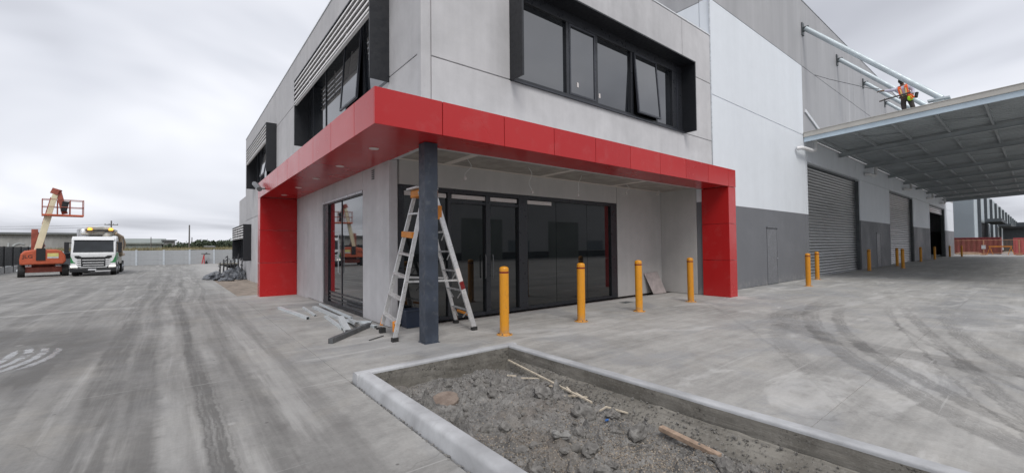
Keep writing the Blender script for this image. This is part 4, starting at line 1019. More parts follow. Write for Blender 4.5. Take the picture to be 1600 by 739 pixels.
obj('blue_scrap', rock_g((3.22, 2.62, soilz(3.22, 2.62)+.02), .022, 3, 1), 'bluebit', label='tiny blue plastic scrap on the planter soil', cat='scrap')
# mortar smear along the outer foot of the left kerb
g = G()
for i in range(130):
    y = random.uniform(1.2, 5.1); r = random.uniform(.003, .010); x = PX0-random.uniform(0, .03)
    g.add([Vector((x, y, .003))+Vector((a[0]*r*random.uniform(.6, 2.), a[1]*r*random.uniform(.8, 3.), a[2]*r*.4)) for a in OCT], OF)
obj('mortar_crumbs', g, 'clod', label='mortar crumbs along foot of the left planter kerb', cat='crumbs', kind='stuff')

# ------------------------------------------------------------------ heap by the garden bed
t = thing('plastic_heap', (2.2, 31, gz(31)), 'heap of dark grey plastic wrapped plants beside the far office wall', 'heap')
def blob(c, s, seed, amp=.35, sub=4):
    bm = bmesh.new(); bmesh.ops.create_icosphere(bm, subdivisions=sub, radius=1); g = G(); o = Vector((seed*2.3, seed, seed*4.1))
    for v in bm.verts:
        d = 1+amp*noise.fractal(v.co*1.6+o, 1, 2, 4); g.v.append((c[0]+v.co.x*s[0]*d, c[1]+v.co.y*s[1]*d, max(c[2]-.05, c[2]+v.co.z*s[2]*d)))
    g.f = [tuple(v.index for v in f.verts) for f in bm.faces]; bm.free(); return g
zg = gz(31)
obj('wrapped_bundle', blob((1.75, 32.0, zg), (.55, 1.1, .38), 1), 'wrap', t); obj('wrapped_bundle', blob((2.5, 31.6, zg), (.6, 1.3, .55), 2), 'wrap', t)
obj('wrapped_bundle', blob((2.95, 31.2, zg), (.35, 1.1, .68), 3), 'wrap', t); obj('wrapped_bundle', blob((2.2, 29.8, zg+.02), (.35, .5, .16), 4), 'wrap', t)
for k in range(7):
    x = 2.05+k*.17; y = 32.4-k*.25; h = 1.0+.16*(k % 3)+.05*k
    g = G().tube([(x, y, zg+.3), (x+.02, y, zg+h)], [.05, .022], 8)
    for q in range(10):
        an = random.random()*6.3; zz = zg+h-random.random()*.45; L = random.uniform(.08, .2)
        a_ = Vector((x, y, zz)); b_ = a_+Vector((math.cos(an)*L, math.sin(an)*L, -L*.7)); g.beam(a_, b_, .05, .006)
    obj('stem', g, 'stake', t)

# ------------------------------------------------------------------ far boundary: retaining wall, bank, fence
YB_ = 69.7; zf = gz(60); 
rw = thing('retaining_wall', (0, YB_, zf), 'long grey concrete panel retaining wall with galvanised posts across far yard', 'wall')
x = -14.6; k = 0
while x < 34:
    for q in range(3): obj('wall_panel', B(x+.05, YB_, zf+q*.62+.004, x+2.62-.05, YB_+.12, zf+q*.62+.612), 'rwall', rw)
    obj('post', G().box(x-.10, YB_-.05, zf, x+.10, YB_-.035, zf+1.92).box(x-.012, YB_-.034, zf, x+.012, YB_+.1, zf+1.92), 'post', rw)
    x += 2.62; k += 1
g = G(); nx, ny = 70, 8
for j in range(ny+1):
    for i in range(nx+1):
        x = -60+130*i/nx; y = YB_+.12+26*j/ny; e_ = min(1, j/1.5)
        g.v.append((x, y, zf+1.84+.25*e_+.14*noise.fractal(Vector((x*.5, y*.5, 0)), 1, 2, 4)))
for j in range(ny):
    for i in range(nx): k = j*(nx+1)+i; g.f.append((k, k+1, k+nx+2, k+nx+1))
obj('grass_bank', g, 'grass', kind='structure', smooth=True)
g = G()
for i in range(5200):
    x = random.uniform(-16, 26); y = YB_+.15+random.random()**2*9; h = random.uniform(.12, .42); an = random.random()*3.14
    dx_, dy_ = .03*math.cos(an), .03*math.sin(an); lx, ly = random.uniform(-.15, .15), random.uniform(-.15, .15); z = zf+1.84+.25*min(1, (y-YB_)/4.8)
    g.add([(x-dx_, y-dy_, z-.1), (x+dx_, y+dy_, z-.1), (x+lx, y+ly, z+h)], [(0, 1, 2)])
obj('dry_grass', g, 'grass', label='dry yellow grass along the bank above retaining wall', cat='grass', kind='stuff')
# black fence on plinth along the left boundary
fn = thing('black_fence', (-11.9, 50, zf), 'black steel picket fence on concrete plinth along the left boundary', 'fence')
fxp = -11.9
y = 26.; 
while y < YB_-.5:
    y1 = min(y+2.5, YB_-.4); z0 = gz(y)
    obj('plinth_panel', B(fxp-.08, y+.06, z0-.3, fxp+.04, y1-.06, z0+.55), 'plinth', fn)
    obj('post', B(fxp-.07, y-.055, z0-.3, fxp+.07, y+.055, z0+2.35), 'fence', fn)
    obj('rail', B(fxp-.02, y+.056, z0+.62, fxp+.02, y1-.056, z0+.67), 'fence', fn); obj('rail', B(fxp-.02, y+.056, z0+2.2, fxp+.02, y1-.056, z0+2.25), 'fence', fn)
    g = G(); yy = y+.09
    while yy < y1-.08: g.box(fxp-.015, yy-.028, z0+.60, fxp+.015, yy+.028, z0+2.32); yy += .085
    o = obj('pickets', g, 'fence', fn, kind='stuff'); y += 2.5
# ground sheet beyond the left fence
def shed(name, x0, x1, y, h, rise, m, mr, lb, dep=14):
    t = thing(name, ((x0+x1)/2, y, zf), lb, 'shed')
    g = G(); n_ = int((x1-x0)/.35)
    for i in range(n_+1):
        x = x0+(x1-x0)*i/n_; yo = y+(.05 if i % 2 else 0); g.v += [(x, yo, zf-.8), (x, yo, zf+h)]
    for i in range(n_): g.f.append((2*i, 2*i+2, 2*i+3, 2*i+1))
    obj('wall', g, m, t); obj('end_wall', B(x0, y+.1, zf-.8, x0+.1, y+dep, zf+h), m, t); obj('end_wall', B(x1-.1, y+.1, zf-.8, x1, y+dep, zf+h), m, t)
    obj('roof', G().add([(x0-.4, y-.5, zf+h-.05), (x1+.4, y-.5, zf+h-.05), (x1+.4, y+dep, zf+h+rise), (x0-.4, y+dep, zf+h+rise), (x0-.4, y-.5, zf+h+.3), (x1+.4, y-.5, zf+h+.3), (x1+.4, y+dep, zf+h+rise+.3), (x0-.4, y+dep, zf+h+rise+.3)],
        [(0, 3, 2, 1), (4, 5, 6, 7), (0, 1, 5, 4), (1, 2, 6, 5), (2, 3, 7, 6), (3, 0, 4, 7)]), mr, t)
    return t
sh1 = shed('corrugated_shed', -60, -14.3, 106, 4.75, .2, 'shed', 'shedroof', 'long weathered grey corrugated shed beyond the black fence')
def text_mesh(txt, size, mname, parent, world, name='lettering', ext=.01):
    cu = bpy.data.curves.new(name, 'FONT'); cu.body = txt; cu.size = size; cu.extrude = ext; cu.align_x = 'CENTER'
    tmp = bpy.data.objects.new('tmp', cu); S.collection.objects.link(tmp)
    dg = bpy.context.evaluated_depsgraph_get(); me = bpy.data.meshes.new_from_object(tmp.evaluated_get(dg)); bpy.data.objects.remove(tmp)
    me.materials.clear(); me.materials.append(MT[mname])
    return obj(name, me, mname, parent, world=world)
RX90 = Matrix.Rotation(R_(90), 4, 'X')
text_mesh('LUCA', 2.3, 'fade', sh1, Matrix.Translation((-21.6, 105.93, zf+1.75))@RX90, ext=.02)
shed('grey_green_shed', -16, -3.6, 150, 3.6, 1.6, 'shed2', 'shed2', 'low grey-green shed in the distance behind the truck', 24)
shed('pale_far_shed', -3.4, -.9, 150, 4.4, .2, 'shed', 'shedroof', 'small pale grey shed at right end of the distant sheds', 12)
def pole(name, x, y, h, r, lb, arms=True):
    t = thing(name, (x, y, zf), lb, 'pole', 'power poles beyond the wall')
    obj('shaft', G().tube([(x, y, zf-.5), (x, y, zf+h)], [r, r*.7], 10), 'pole', t)
    if arms:
        obj('crossarm', B(x-1.1, y-.06, zf+h-1.0, x+1.1, y+.06, zf+h-.85), 'pole', t)
        for q in (-1, -.35, .35, 1): obj('insulator', G().lathe([(.05, 0), (.08, .05), (.04, .18)], (x+q, y, zf+h-.85), 8), 'pole', t)
pole('power_pole', 2.07, 135, 8.2, .20, 'tallest power pole standing behind the retaining wall', False)
pole('power_pole', 2.9, 150, 5.4, .15, 'shorter pole right beside the tallest power pole', False)
pole('power_pole', -5.22, 132, 5.0, .11, 'thin short pole in front of the grey-green shed', False)
pole('power_pole', -11.77, 128, 8.5, .17, 'power pole rising behind the vacuum truck tank')
for k, (z, xe) in enumerate(((7.5, -60), (7.0, -60))):
    pts = []
    for i in range(17):
        s_ = i/16; pts.append((-11.77+(xe+11.77)*s_, 128+6*s_, zf+z+.2-8*s_*(1-s_)*.45))
    obj('power_line', G().tube(pts, .025, 4), 'galvdk', label=('upper', 'lower')[k]+' power line running left from pole behind the truck', cat='power line')
def tree(x, y, h, w, lb, seed, zb=0):
    random.seed(seed); t = thing('tree', (x, y, zf+zb), lb, 'tree', 'distant trees')
    g = G().tube([(x, y, zf-.5), (x+.1, y, zf+h*.35), (x-.1, y, zf+h*.6)], [.22, .16, .08], 8)
    for q in range(5):
        an = q*1.3; g.tube([(x, y, zf+h*.3), (x+math.cos(an)*w*.3, y+math.sin(an)*w*.3, zf+h*.65)], [.08, .03], 6)
    obj('trunk', g, 'bark', t)
    g = G()
    cl_ = [(random.gauss(0, w*.26), random.gauss(0, w*.26), h*(.55+.36*random.random())) for _ in range(16)]
    for c in cl_:
        r = w*random.uniform(.12, .24)
        for q in range(95):
            d = Vector((random.gauss(0, 1), random.gauss(0, 1), random.gauss(0, .75))).normalized()*r*random.uniform(.5, 1.1)
            p = Vector((x+c[0], y+c[1], zf+c[2]))+d; s_ = random.uniform(.12, .30); e_ = Euler((random.random()*6, random.random()*6, random.random()*6)).to_matrix()
            g.add([p+e_@Vector(v)*s_ for v in ((-1, -.5, 0), (1, -.5, 0), (1, .5, .2), (-1, .5, .2))], [(0, 1, 2, 3)])
    obj('crown', g, 'leaf', t)
for k, (x, y, h, w, lb) in enumerate(((.6, 150, 3.5, 5, 'low tree left of the tallest power pole'), (3.9, 150, 3.6, 4.2, 'bushy tree just right of the tallest power pole'), (5.1, 130, 4.5, 4.6, 'largest dark tree on the far skyline'),
    (8.2, 150, 3.6, 5.5, 'low tree right of the largest dark tree'), (11.2, 150, 4.2, 5, 'tree partly behind the far office window hood'), (14.5, 150, 4.0, 6, 'rightmost distant tree beside the office wall'), (6.4, 160, 3.7, 5, 'small low tree behind the largest dark tree'))):
    tree(x, y, h, w, lb, 100+k)
random.seed(21)
shed('far_house', 5.0, 6.2, 118, 2.35, .15, 'fade', 'shedroof', 'tiny white-walled house among the distant trees', 5)
# small machine by the wall
mx_, my_ = 2.75, 69.0
t = thing('cutting_machine', (mx_, my_, zf), 'small red-legged machine standing by the far retaining wall', 'machine')
obj('leg_frame', G().beam((mx_-.35, my_, zf), (mx_-.12, my_, zf+1.25), .12, .10).beam((mx_-.1, my_, zf), (mx_-.12, my_, zf+1.25), .08, .08), 'redm', t)
obj('top_arm', G().beam((mx_-.42, my_, zf+1.35), (mx_+.55, my_, zf+1.28), .10, .12).beam((mx_-.1, my_, zf+1.2), (mx_+.2, my_, zf+1.5), .18, .14), 'galvdk', t)
obj('motor', blob((mx_+.12, my_, zf+.0), (.16, .16, .42), 9, .15, 3), 'rubber', t)

# ------------------------------------------------------------------ vacuum truck (local: front faces -y)
def wheel(parent, x, y, r, w, side, name='wheel'):
    g = G(); n = 28; prof = [(r*.55, -w/2), (r*.93, -w/2), (r, -w/2+.04), (r, w/2-.04), (r*.93, w/2), (r*.55, w/2)]
    vs = []; fs = []
    for rr, u in prof: vs += [(x+u, y+rr*math.cos(2*math.pi*k/n), r+rr*math.sin(2*math.pi*k/n)) for k in range(n)]
    for i in range(len(prof)-1):
        for k in range(n): fs.append((i*n+k, i*n+(k+1) % n, (i+1)*n+(k+1) % n, (i+1)*n+k))
    fs += [tuple(range(n)), tuple((len(prof)-1)*n+k for k in range(n))]
    g.add(vs, fs)
    ty = obj(name, g, 'tyre', parent, auto=False)
    g2 = G(); xo = x+side*(w/2-.05); g2.tube([(xo, y, r), (xo+side*.055, y, r)], [r*.54, r*.50], 20); g2.tube([(xo+side*.05, y, r), (xo+side*.10, y, r)], [r*.2, r*.16], 14)
    obj('rim', g2, 'galv', ty, auto=False)
    return ty
tr = thing('vacuum_truck', (0, 0, 0), 'white and green vacuum truck with lit headlights facing the camera', 'truck')
# cab: profile in (y,z), extruded in x
cabp = [(0, .55), (0, 1.62), (.10, 2.0), (.36, 2.82), (.62, 2.98), (1.95, 3.0), (2.05, 2.9), (2.05, .75), (1.55, .75), (1.45, 1.05), (.55, 1.05), (.45, .55)]
obj('cab', G().prism(cabp, 'x', -1.22, 1.22), 'white', tr, auto=False, bevel=.06, seg=3)
g = G(); 
def scr(z, yy, hw): return [(-hw, yy, z), (hw, yy, z)]
g.add([(-1.10, .025, 1.78), (1.10, .025, 1.78), (1.06, .33, 2.78), (-1.06, .33, 2.78), (-1.10, .075, 1.78), (1.10, .075, 1.78), (1.06, .38, 2.78), (-1.06, .38, 2.78)],
      [(0, 1, 2, 3), (7, 6, 5, 4), (0, 4, 5, 1), (1, 5, 6, 2), (2, 6, 7, 3), (3, 7, 4, 0)])
ws = obj('windscreen', g, 'tglass', tr, auto=False)
obj('sun_visor', G().add([(-1.12, .20, 2.70), (1.12, .20, 2.70), (1.12, .40, 2.92), (-1.12, .40, 2.92), (-1.12, .24, 2.69), (1.12, .24, 2.69), (1.12, .44, 2.90), (-1.12, .44, 2.90)], [(0, 1, 2, 3), (7, 6, 5, 4), (0, 4, 5, 1), (1, 5, 6, 2), (2, 6, 7, 3), (3, 7, 4, 0)]), 'white', tr, auto=False)
obj('side_window', G().prism([(.45, 1.80), (.62, 2.62), (1.55, 2.66), (1.55, 1.80)], 'x', 1.222, 1.235), 'tglass', tr, auto=False)
obj('side_window', G().prism([(.45, 1.80), (.62, 2.62), (1.55, 2.66), (1.55, 1.80)], 'x', -1.235, -1.222), 'tglass', tr, auto=False)
obj('green_flash', G().prism([(-.004, .98), (-.004, 1.12), (.02, 1.55), (.5, 1.72), (2.0, 1.72), (2.0, 1.15), (.5, 1.1)], 'x', 1.224, 1.236), 'green', tr, auto=False)
obj('green_flash', G().add([(.88, -.012, .98), (1.21, -.012, .98), (1.21, -.012, 1.52), (1.05, -.012, 1.10), (.88, 0, .98), (1.21, 0, .98), (1.21, 0, 1.52), (1.05, 0, 1.10)], [(0, 1, 2, 3), (7, 6, 5, 4), (0, 4, 5, 1), (1, 5, 6, 2), (2, 6, 7, 3), (3, 7, 4, 0)]), 'green', tr, auto=False)
obj('green_flash', G().add([(-.95, -.012, .98), (-1.21, -.012, .98), (-1.21, -.012, 1.50), (-1.08, -.012, 1.10), (-.95, 0, .98), (-1.21, 0, .98), (-1.21, 0, 1.50), (-1.08, 0, 1.10)], [(0, 1, 2, 3), (7, 6, 5, 4), (0, 4, 5, 1), (1, 5, 6, 2), (2, 6, 7, 3), (3, 7, 4, 0)]), 'green', tr, auto=False)
# grille: black V panel with white bars
gr = obj('grille', G().prism([(-1.0, 1.52), (-.78, 1.52), (-.62, 1.42), (.62, 1.42), (.78, 1.52), (1.0, 1.52), (1.0, 1.40), (.86, 1.30), (.80, .60), (-.80, .60), (-.86, 1.30), (-1.0, 1.40)], 'y', -.03, .01), 'trim', tr, auto=False)
for z, hw in ((1.20, .60), (1.00, .58), (.82, .56), (.66, .74)): obj('grille_bar', B(-hw, -.055, z-.025, hw, -.031, z+.025), 'white', gr, auto=False)
for s_ in (-1, 1):
    for k in range(4): obj('grille_fin', B(min(s_*.66, s_*.90), -.05, .70+k*.155, max(s_*.66, s_*.90), -.002, .80+k*.155), 'white', gr, auto=False)
obj('bumper', G().prism([(-1.24, .30), (1.24, .30), (1.25, .62), (.70, .56), (-.70, .56), (-1.25, .62)], 'y', -.10, .30), 'trim', tr, auto=False, bevel=.03)
obj('bumper_trim', B(.10, -.125, .33, .95, -.102, .39), 'white', tr, auto=False)
for s_ in (-1, 1):
    obj('headlight', G().prism([(s_*.84, .68), (s_*1.20, .66), (s_*1.22, .78), (s_*.90, .77)], 'y', -.06, .0), 'lamp', tr, auto=False)
    m_ = obj('mirror', B(min(s_*1.32, s_*1.56), .05, 1.75, max(s_*1.32, s_*1.56), .22, 2.55), 'trim', tr, auto=False, bevel=.03)
    obj('mirror_arm', G().beam((s_*1.2, .3, 2.5), (s_*1.4, .15, 2.45), .04, .05).beam((s_*1.2, .3, 1.8), (s_*1.4, .15, 1.85), .04, .05), 'trim', m_, auto=False)
    obj('step', B(min(s_*.9, s_*1.22), .4, .35, max(s_*.9, s_*1.22), 1.4, .75), 'trim', tr, auto=False)
obj('number_plate', B(-.28, -.118, .42, .16, -.102, .53), 'plate', tr, auto=False)
obj('chassis', G().box(-.45, .5, .55, -.30, 8.6, .85).box(.30, .5, .55, .45, 8.6, .85), 'trim', tr, auto=False)
for y_ in (1.0, 2.75, 6.2, 7.5):
    for s_ in (-1, 1): wheel(tr, s_*1.06, y_, .50, .34, s_)
obj('tank', G().tube([(0, 2.6, 2.15), (0, 2.75, 2.15), (0, 8.1, 2.15), (0, 8.3, 2.15)], [.75, 1.05, 1.05, .75], 28), 'tank', tr, auto=False, smooth=True)
obj('side_lockers', G().box(.75, 2.5, .80, 1.20, 6.0, 1.35).box(-1.20, 2.5, .8, -.75, 6, 1.35), 'tank', tr, auto=False, bevel=.02)
obj('top_gantry', G().box(-.95, 2.2, 3.15, .95, 5.4, 3.28).box(-.55, 2.3, 3.28, 1.0, 4.6, 3.62).prism([(-.75, 3.55), (.95, 3.55), (.80, 3.78), (-.6, 3.78)], 'y', 2.1, 2.9), 'tank', tr, auto=False, bevel=.04)
obj('filter_housing', G().lathe([(.42, 0), (.42, .55), (.36, .62)], (-.80, 2.7, 3.0), 18), 'galv', tr, auto=False, smooth=True)
obj('air_cleaner', G().lathe([(.30, 0), (.30, .36), (.25, .42)], (.55, 2.35, 3.0), 18), 'tank', tr, auto=False, smooth=True)
obj('suction_hose', G().tube([(1.0, 2.4, 3.3), (1.25, 3.0, 3.1), (1.32, 3.4, 2.4), (1.30, 3.2, 1.8), (1.28, 3.6, 1.5), (1.3, 5.6, 1.55)], .13, 12), 'hose', tr, auto=False, smooth=True)
obj('suction_hose', G().tube([(1.05, 3.4, 3.2), (1.30, 4.4, 3.05), (1.42, 5.0, 2.5), (1.3, 5.4, 2.0)], .12, 12), 'hose', tr, auto=False, smooth=True)
obj('hose_reel', G().tube([(1.12, 4.0, 2.55), (1.42, 4.0, 2.55)], .34, 20), 'trim', tr, auto=False)
obj('light_bar', B(-.60, 1.95, 3.42, 1.0, 2.09, 3.50), 'trim', tr, auto=False)
for x in (-.42, .78): obj('beacon', G().lathe([(.13, 0), (.14, .12), (.10, .19), (.03, .21)], (x, 2.0, 3.50), 14), 'amber', tr, auto=False, smooth=True)
tr.location = (-5.05, 44.6, zf); tr.rotation_euler = (0, 0, R_(1.0))

# ------------------------------------------------------------------ boom lift (local: seen from -y)
bl = thing('boom_lift', (0, 0, 0), 'orange boom lift with raised cream boom and empty basket beside the truck', 'boom lift')
obj('chassis', G().box(-.9, -.2, .32, 1.0, 2.6, .72).box(-.55, .2, .72, .65, 1.8, .92), 'liftdk', bl, auto=False, bevel=.03)
obj('axle', G().box(-1.0, -.05, .36, 1.1, .12, .52).box(-1.0, 2.2, .36, 1.1, 2.4, .52), 'liftdk', bl, auto=False)
for x, y in ((-1.05, 0), (1.15, 0), (-1.05, 2.3), (1.15, 2.3)): wheel(bl, x, y, .44, .36, 1 if x > 0 else -1)
body = [(-1.14, .90), (-1.16, 1.25), (-1.10, 1.70), (-.92, 1.92), (-.40, 2.02), (.60, 2.02), (.92, 1.92), (1.12, 1.55), (1.16, 1.15), (1.02, .92)]
tt = obj('turntable_cowl', G().prism(body, 'y', -.75, .95), 'lift', bl, auto=False, bevel=.10, seg=3)
obj('centre_panel', B(-.36, -.80, 1.22, .10, -.752, 2.10), 'trim', tt, auto=False)
obj('sticker', B(.20, -.766, 1.48, .76, -.753, 1.74), 'sticker', tt, auto=False)
obj('sticker', B(.20, -.766, 1.36, .76, -.753, 1.475), 'plate', tt, auto=False)
text_mesh('JLG', .34, 'sign', tt, Matrix.Translation((-.76, -.755, 1.40))@RX90)
bm0, bm1 = Vector((-.30, .2, 1.85)), Vector((.62, .5, 6.40))
obj('boom', G().beam(bm0, bm0.lerp(bm1, .62), .36, .46, (0, -1, 0)), 'cream', bl, auto=False, bevel=.02)
obj('boom_extension', G().beam(bm0.lerp(bm1, .6), bm1, .30, .38, (0, -1, 0)), 'cream', bl, auto=False, bevel=.02)
obj('lift_cylinder', G().tube([(-.05, .5, 1.9), (-.02, .5, 3.0)], .10, 12), 'galvdk', bl, auto=False)
obj('mast_arm', G().beam((-.42, .9, 1.9), (-.42, .9, 3.55), .34, .3).beam((-.40, .9, 3.5), (.05, .8, 2.2), .2, .2), 'liftdk', bl, auto=False, bevel=.02)
obj('boom_head', G().beam((.56, .5, 6.25), (.70, .45, 6.66), .44, .44).beam((.74, .45, 6.50), (1.10, .40, 4.75), .26, .32).beam((.42, .5, 6.0), (.0, .5, 3.9), .14, .18), 'liftdk', bl, auto=False, bevel=.02)
bk = obj('basket', G().box(-.10, -.25, 4.55, 2.10, .75, 4.68), 'lift', bl, auto=False, bevel=.02)
x0_, x1_, y0_, y1_, z0_, z1_ = -.08, 2.08, -.23, .73, 4.68, 5.80
for (x, y) in ((x0_, y0_), (x1_, y0_), (x0_, y1_), (x1_, y1_), (.70, y0_), (1.36, y0_), (.70, y1_), (1.36, y1_)): obj('rail_post', G().tube([(x, y, z0_), (x, y, z1_)], .024, 8), 'liftdk', bk, auto=False)
for z in (5.24, z1_):
    for a_, b_ in (((x0_, y0_), (x1_, y0_)), ((x0_, y1_), (x1_, y1_)), ((x0_, y0_), (x0_, y1_)), ((x1_, y0_), (x1_, y1_))):
        obj('rail', G().tube([(a_[0], a_[1], z), (b_[0], b_[1], z)], .024, 8), 'liftdk', bk, auto=False)
obj('control_box', G().prism([(.86, 4.95), (1.18, 4.95), (1.32, 5.68), (.95, 5.70)], 'y', -.1, .35), 'trim', bk, auto=False)
bl.location = (-7.95, 46.4, zf); bl.rotation_euler = (0, 0, R_(11))
# ute parked behind the lift, only its cabin showing
t = thing('parked_ute', (-8.4, 56, zf), 'dark utility vehicle parked behind the boom lift', 'vehicle')
obj('body', G().prism([(0, .55), (0, 1.05), (1.2, 1.15), (1.9, 1.75), (3.2, 1.78), (3.5, 1.15), (5.0, 1.12), (5.0, .55)], 'y', 56.1, 57.7), 'nbdark', t, auto=False, bevel=.05, world=Matrix.Translation((-10.2, 0, zf)))
obj('side_window', G().prism([(1.55, 1.2), (2.0, 1.65), (3.1, 1.68), (3.3, 1.2)], 'y', 56.08, 56.095), 'tglass', t, auto=False, world=Matrix.Translation((-10.2, 0, zf)))
for xx in (.95, 4.0): obj('wheel', G().tube([(-10.2+xx, 56.05, zf+.36), (-10.2+xx, 56.3, zf+.36)], .36, 20), 'tyre', t)
obj('ladder_rack', G().box(-7.6, 56.1, zf+1.78, -5.5, 56.16, zf+1.84).box(-7.6, 57.5, zf+1.78, -5.5, 57.56, zf+1.84).box(-7.55, 56.16, zf+1.12, -7.48, 56.22, zf+1.8), 'galvdk', t)

# ------------------------------------------------------------------ worker on the awning
px_, py_, pz_ = 24.1, 3.24, 6.66+az(3.45)
wk = thing('person', (px_, py_, pz_), 'person in orange hi-vis vest, pale sleeves and dark trousers working on awning roof', 'person')
def skin(name, verts, edges, radii, m, parent, sub=2):
    me = bpy.data.meshes.new(name); me.from_pydata(verts, edges, []); me.materials.append(MT[m])
    o = bpy.data.objects.new(name, me); link(o, parent, Matrix.Translation((px_, py_, pz_)))
    md = o.modifiers.new('skin', 'SKIN'); md.use_smooth_shade = True
    for i, r in enumerate(radii):
        r = r if isinstance(r, tuple) else (r, r); o.data.skin_vertices[0].data[i].radius = r
    o.data.skin_vertices[0].data[0].use_root = True
    s_ = o.modifiers.new('sub', 'SUBSURF'); s_.levels = sub; s_.render_levels = sub
    return o
# body, local axes: -x faces the camera side, +y is picture left
V = [(0, 0, .95), (0, 0, 1.15), (-.02, 0, 1.38), (-.03, 0, 1.50), (-.06, 0, 1.57), (-.07, 0, 1.67),
     (-.03, .19, 1.40), (-.12, .42, 1.43), (-.22, .64, 1.50), (-.24, .72, 1.52),
     (-.03, -.19, 1.40), (-.02, -.28, 1.14), (-.14, -.24, .93), (-.18, -.21, .87),
     (0, .10, .90), (-.03, .13, .48), (.02, .14, .09), (-.14, .15, .04), (0, -.10, .90), (-.02, -.14, .48), (.05, -.15, .09), (-.11, -.16, .04)]
Ed = [(0, 1), (1, 2), (2, 3), (3, 4), (4, 5), (2, 6), (6, 7), (7, 8), (8, 9), (2, 10), (10, 11), (11, 12), (12, 13), (0, 14), (14, 15), (15, 16), (16, 17), (0, 18), (18, 19), (19, 20), (20, 21)]
Rd = [(.12, .15), (.11, .14), (.12, .16), .055, .08, .085, .065, .048, .038, .032, .065, .048, .038, .032, .085, .065, .045, .04, .085, .065, .045, .04]
skin('body', V, Ed, Rd, 'skin', wk)
skin('shirt', [(0, 0, .96), (0, 0, 1.15), (-.02, 0, 1.38), (-.03, 0, 1.47), (-.03, .19, 1.40), (-.12, .42, 1.43), (-.20, .60, 1.485), (-.03, -.19, 1.40), (-.02, -.28, 1.14), (-.12, -.245, .96)],
     [(0, 1), (1, 2), (2, 3), (2, 4), (4, 5), (5, 6), (2, 7), (7, 8), (8, 9)], [(.135, .17), (.125, .155), (.135, .175), .07, .082, .066, .052, .082, .066, .052], 'shirt', wk)
skin('trousers', [(0, 0, .98), (0, 0, .90), (0, .10, .86), (-.03, .13, .48), (.02, .14, .12), (0, -.10, .86), (-.02, -.14, .48), (.05, -.15, .12)],
     [(0, 1), (1, 2), (2, 3), (3, 4), (1, 5), (5, 6), (6, 7)], [(.14, .175), (.14, .175), .105, .085, .068, .105, .085, .068], 'pants', wk)
W0 = Matrix.Translation((px_, py_, pz_))
for s_ in (-1, 1):
    obj('vest_panel', G().beam((-.175, s_*.10, 1.02), (-.165, s_*.105, 1.36), .025, .11, (0, 1, 0)).beam((-.165, s_*.105, 1.36), (-.02, s_*.11, 1.50), .10, .025), 'vest', wk, auto=False, world=W0, bevel=.008)
    obj('harness_strap', G().beam((-.192, s_*.06, .98), (-.186, s_*.09, 1.30), .012, .035, (0, 1, 0)), 'sticker', wk, auto=False, world=W0)
obj('vest_back', B(.125, -.17, 1.0, .15, .17, 1.44), 'vest', wk, auto=False, world=W0, bevel=.01)
obj('belt', G().tube([(0, 0, .985), (0, 0, 1.03)], .205, 20), 'galvdk', wk, auto=False, world=W0)
obj('hair', G().lathe([(.098, 1.64), (.104, 1.70), (.085, 1.765), (.04, 1.785)], (-.055, 0, 0), 16), 'hair', wk, auto=False, world=W0, smooth=True)
obj('beard', blob((-.125, 0, 1.585), (.04, .065, .06), 5, .1, 3), 'hair', wk, auto=False, world=W0, smooth=True)
obj('tool_pouch', G().lathe([(.05, 0), (.095, .05), (.10, .13), (.07, .19), (.04, .21)], (-.16, -.15, .72), 14), 'lime', wk, auto=False, world=W0, smooth=True)
obj('harness_webbing', G().beam((-.18, -.10, 1.0), (-.27, -.20, .74), .03, .07).beam((-.18, -.16, 1.0), (-.26, -.27, .78), .03, .05), 'vest', wk, auto=False, world=W0)
obj('tool_roll', G().tube([(-.05, -.30, .80), (.0, -.36, 1.0)], .06, 10), 'rubber', wk, auto=False, world=W0)
for hx_, hy_, hz_, dy_ in ((-.24, .73, 1.52, 1), (-.19, -.21, .85, -1)):
    g = G()
    for q in range(4): g.tube([(hx_-.015+q*.016, hy_, hz_), (hx_-.03+q*.018, hy_+dy_*.05, hz_-.01), (hx_-.03+q*.018, hy_+dy_*.075, hz_-.035)], [.011, .010, .008], 6)
    g.tube([(hx_+.03, hy_-dy_*.02, hz_), (hx_+.055, hy_+dy_*.03, hz_-.01)], [.012, .009], 6)
    obj('fingers', g, 'skin', wk, auto=False, world=W0)
wk.rotation_euler = (R_(-9), 0, 0)
obj('lagged_pole', G().tube([(px_-.30, py_+.95, pz_+.92), (px_-.25, py_+.72, pz_+.97), (px_-.20, py_-.05, pz_+1.06)], .03, 10), 'pipe', label='dark pole tool held level at the worker\'s waist', cat='tool')

# ------------------------------------------------------------------ far right: neighbouring building, containers, fence
nb = thing('neighbour_warehouse', (100, 6.4, 0), 'long blue-grey clad warehouse beyond the awning on far right', 'building')
NX, NY, NZ, NXE = 92, 5.95, 10.3, 300
obj('end_wall', B(NX, NY+.05, -.5, NX+.3, 70, NZ), 'nbwall', nb); obj('side_wall', B(NX+.35, NY, -.5, NXE, NY+.3, NZ), 'nbwall2', nb)
obj('roof', B(NX, NY+.31, NZ-.5, NXE, 70, NZ-.4), 'roof', nb)
x = NX+6; k = 0
while x < NXE:
    obj('downpipe', B(x-.28, NY-.35, 0, x+.28, NY-.002, NZ-.4), 'nbdark', nb); x += 13+k*.5; k += 1
for (xa, xb, zz) in ((104, 122, 4.9), (140, 166, 5.0), (192, 235, 5.2)):
    d_ = obj('door_awning', B(xa, NY-2.2, zz, xb, NY-.36, zz+.5), 'nbdark', nb)
    obj('doorway', B(xa+.5, NY-.06, 0, xa+8, NY-.003, zz-.1), 'trim', nb)
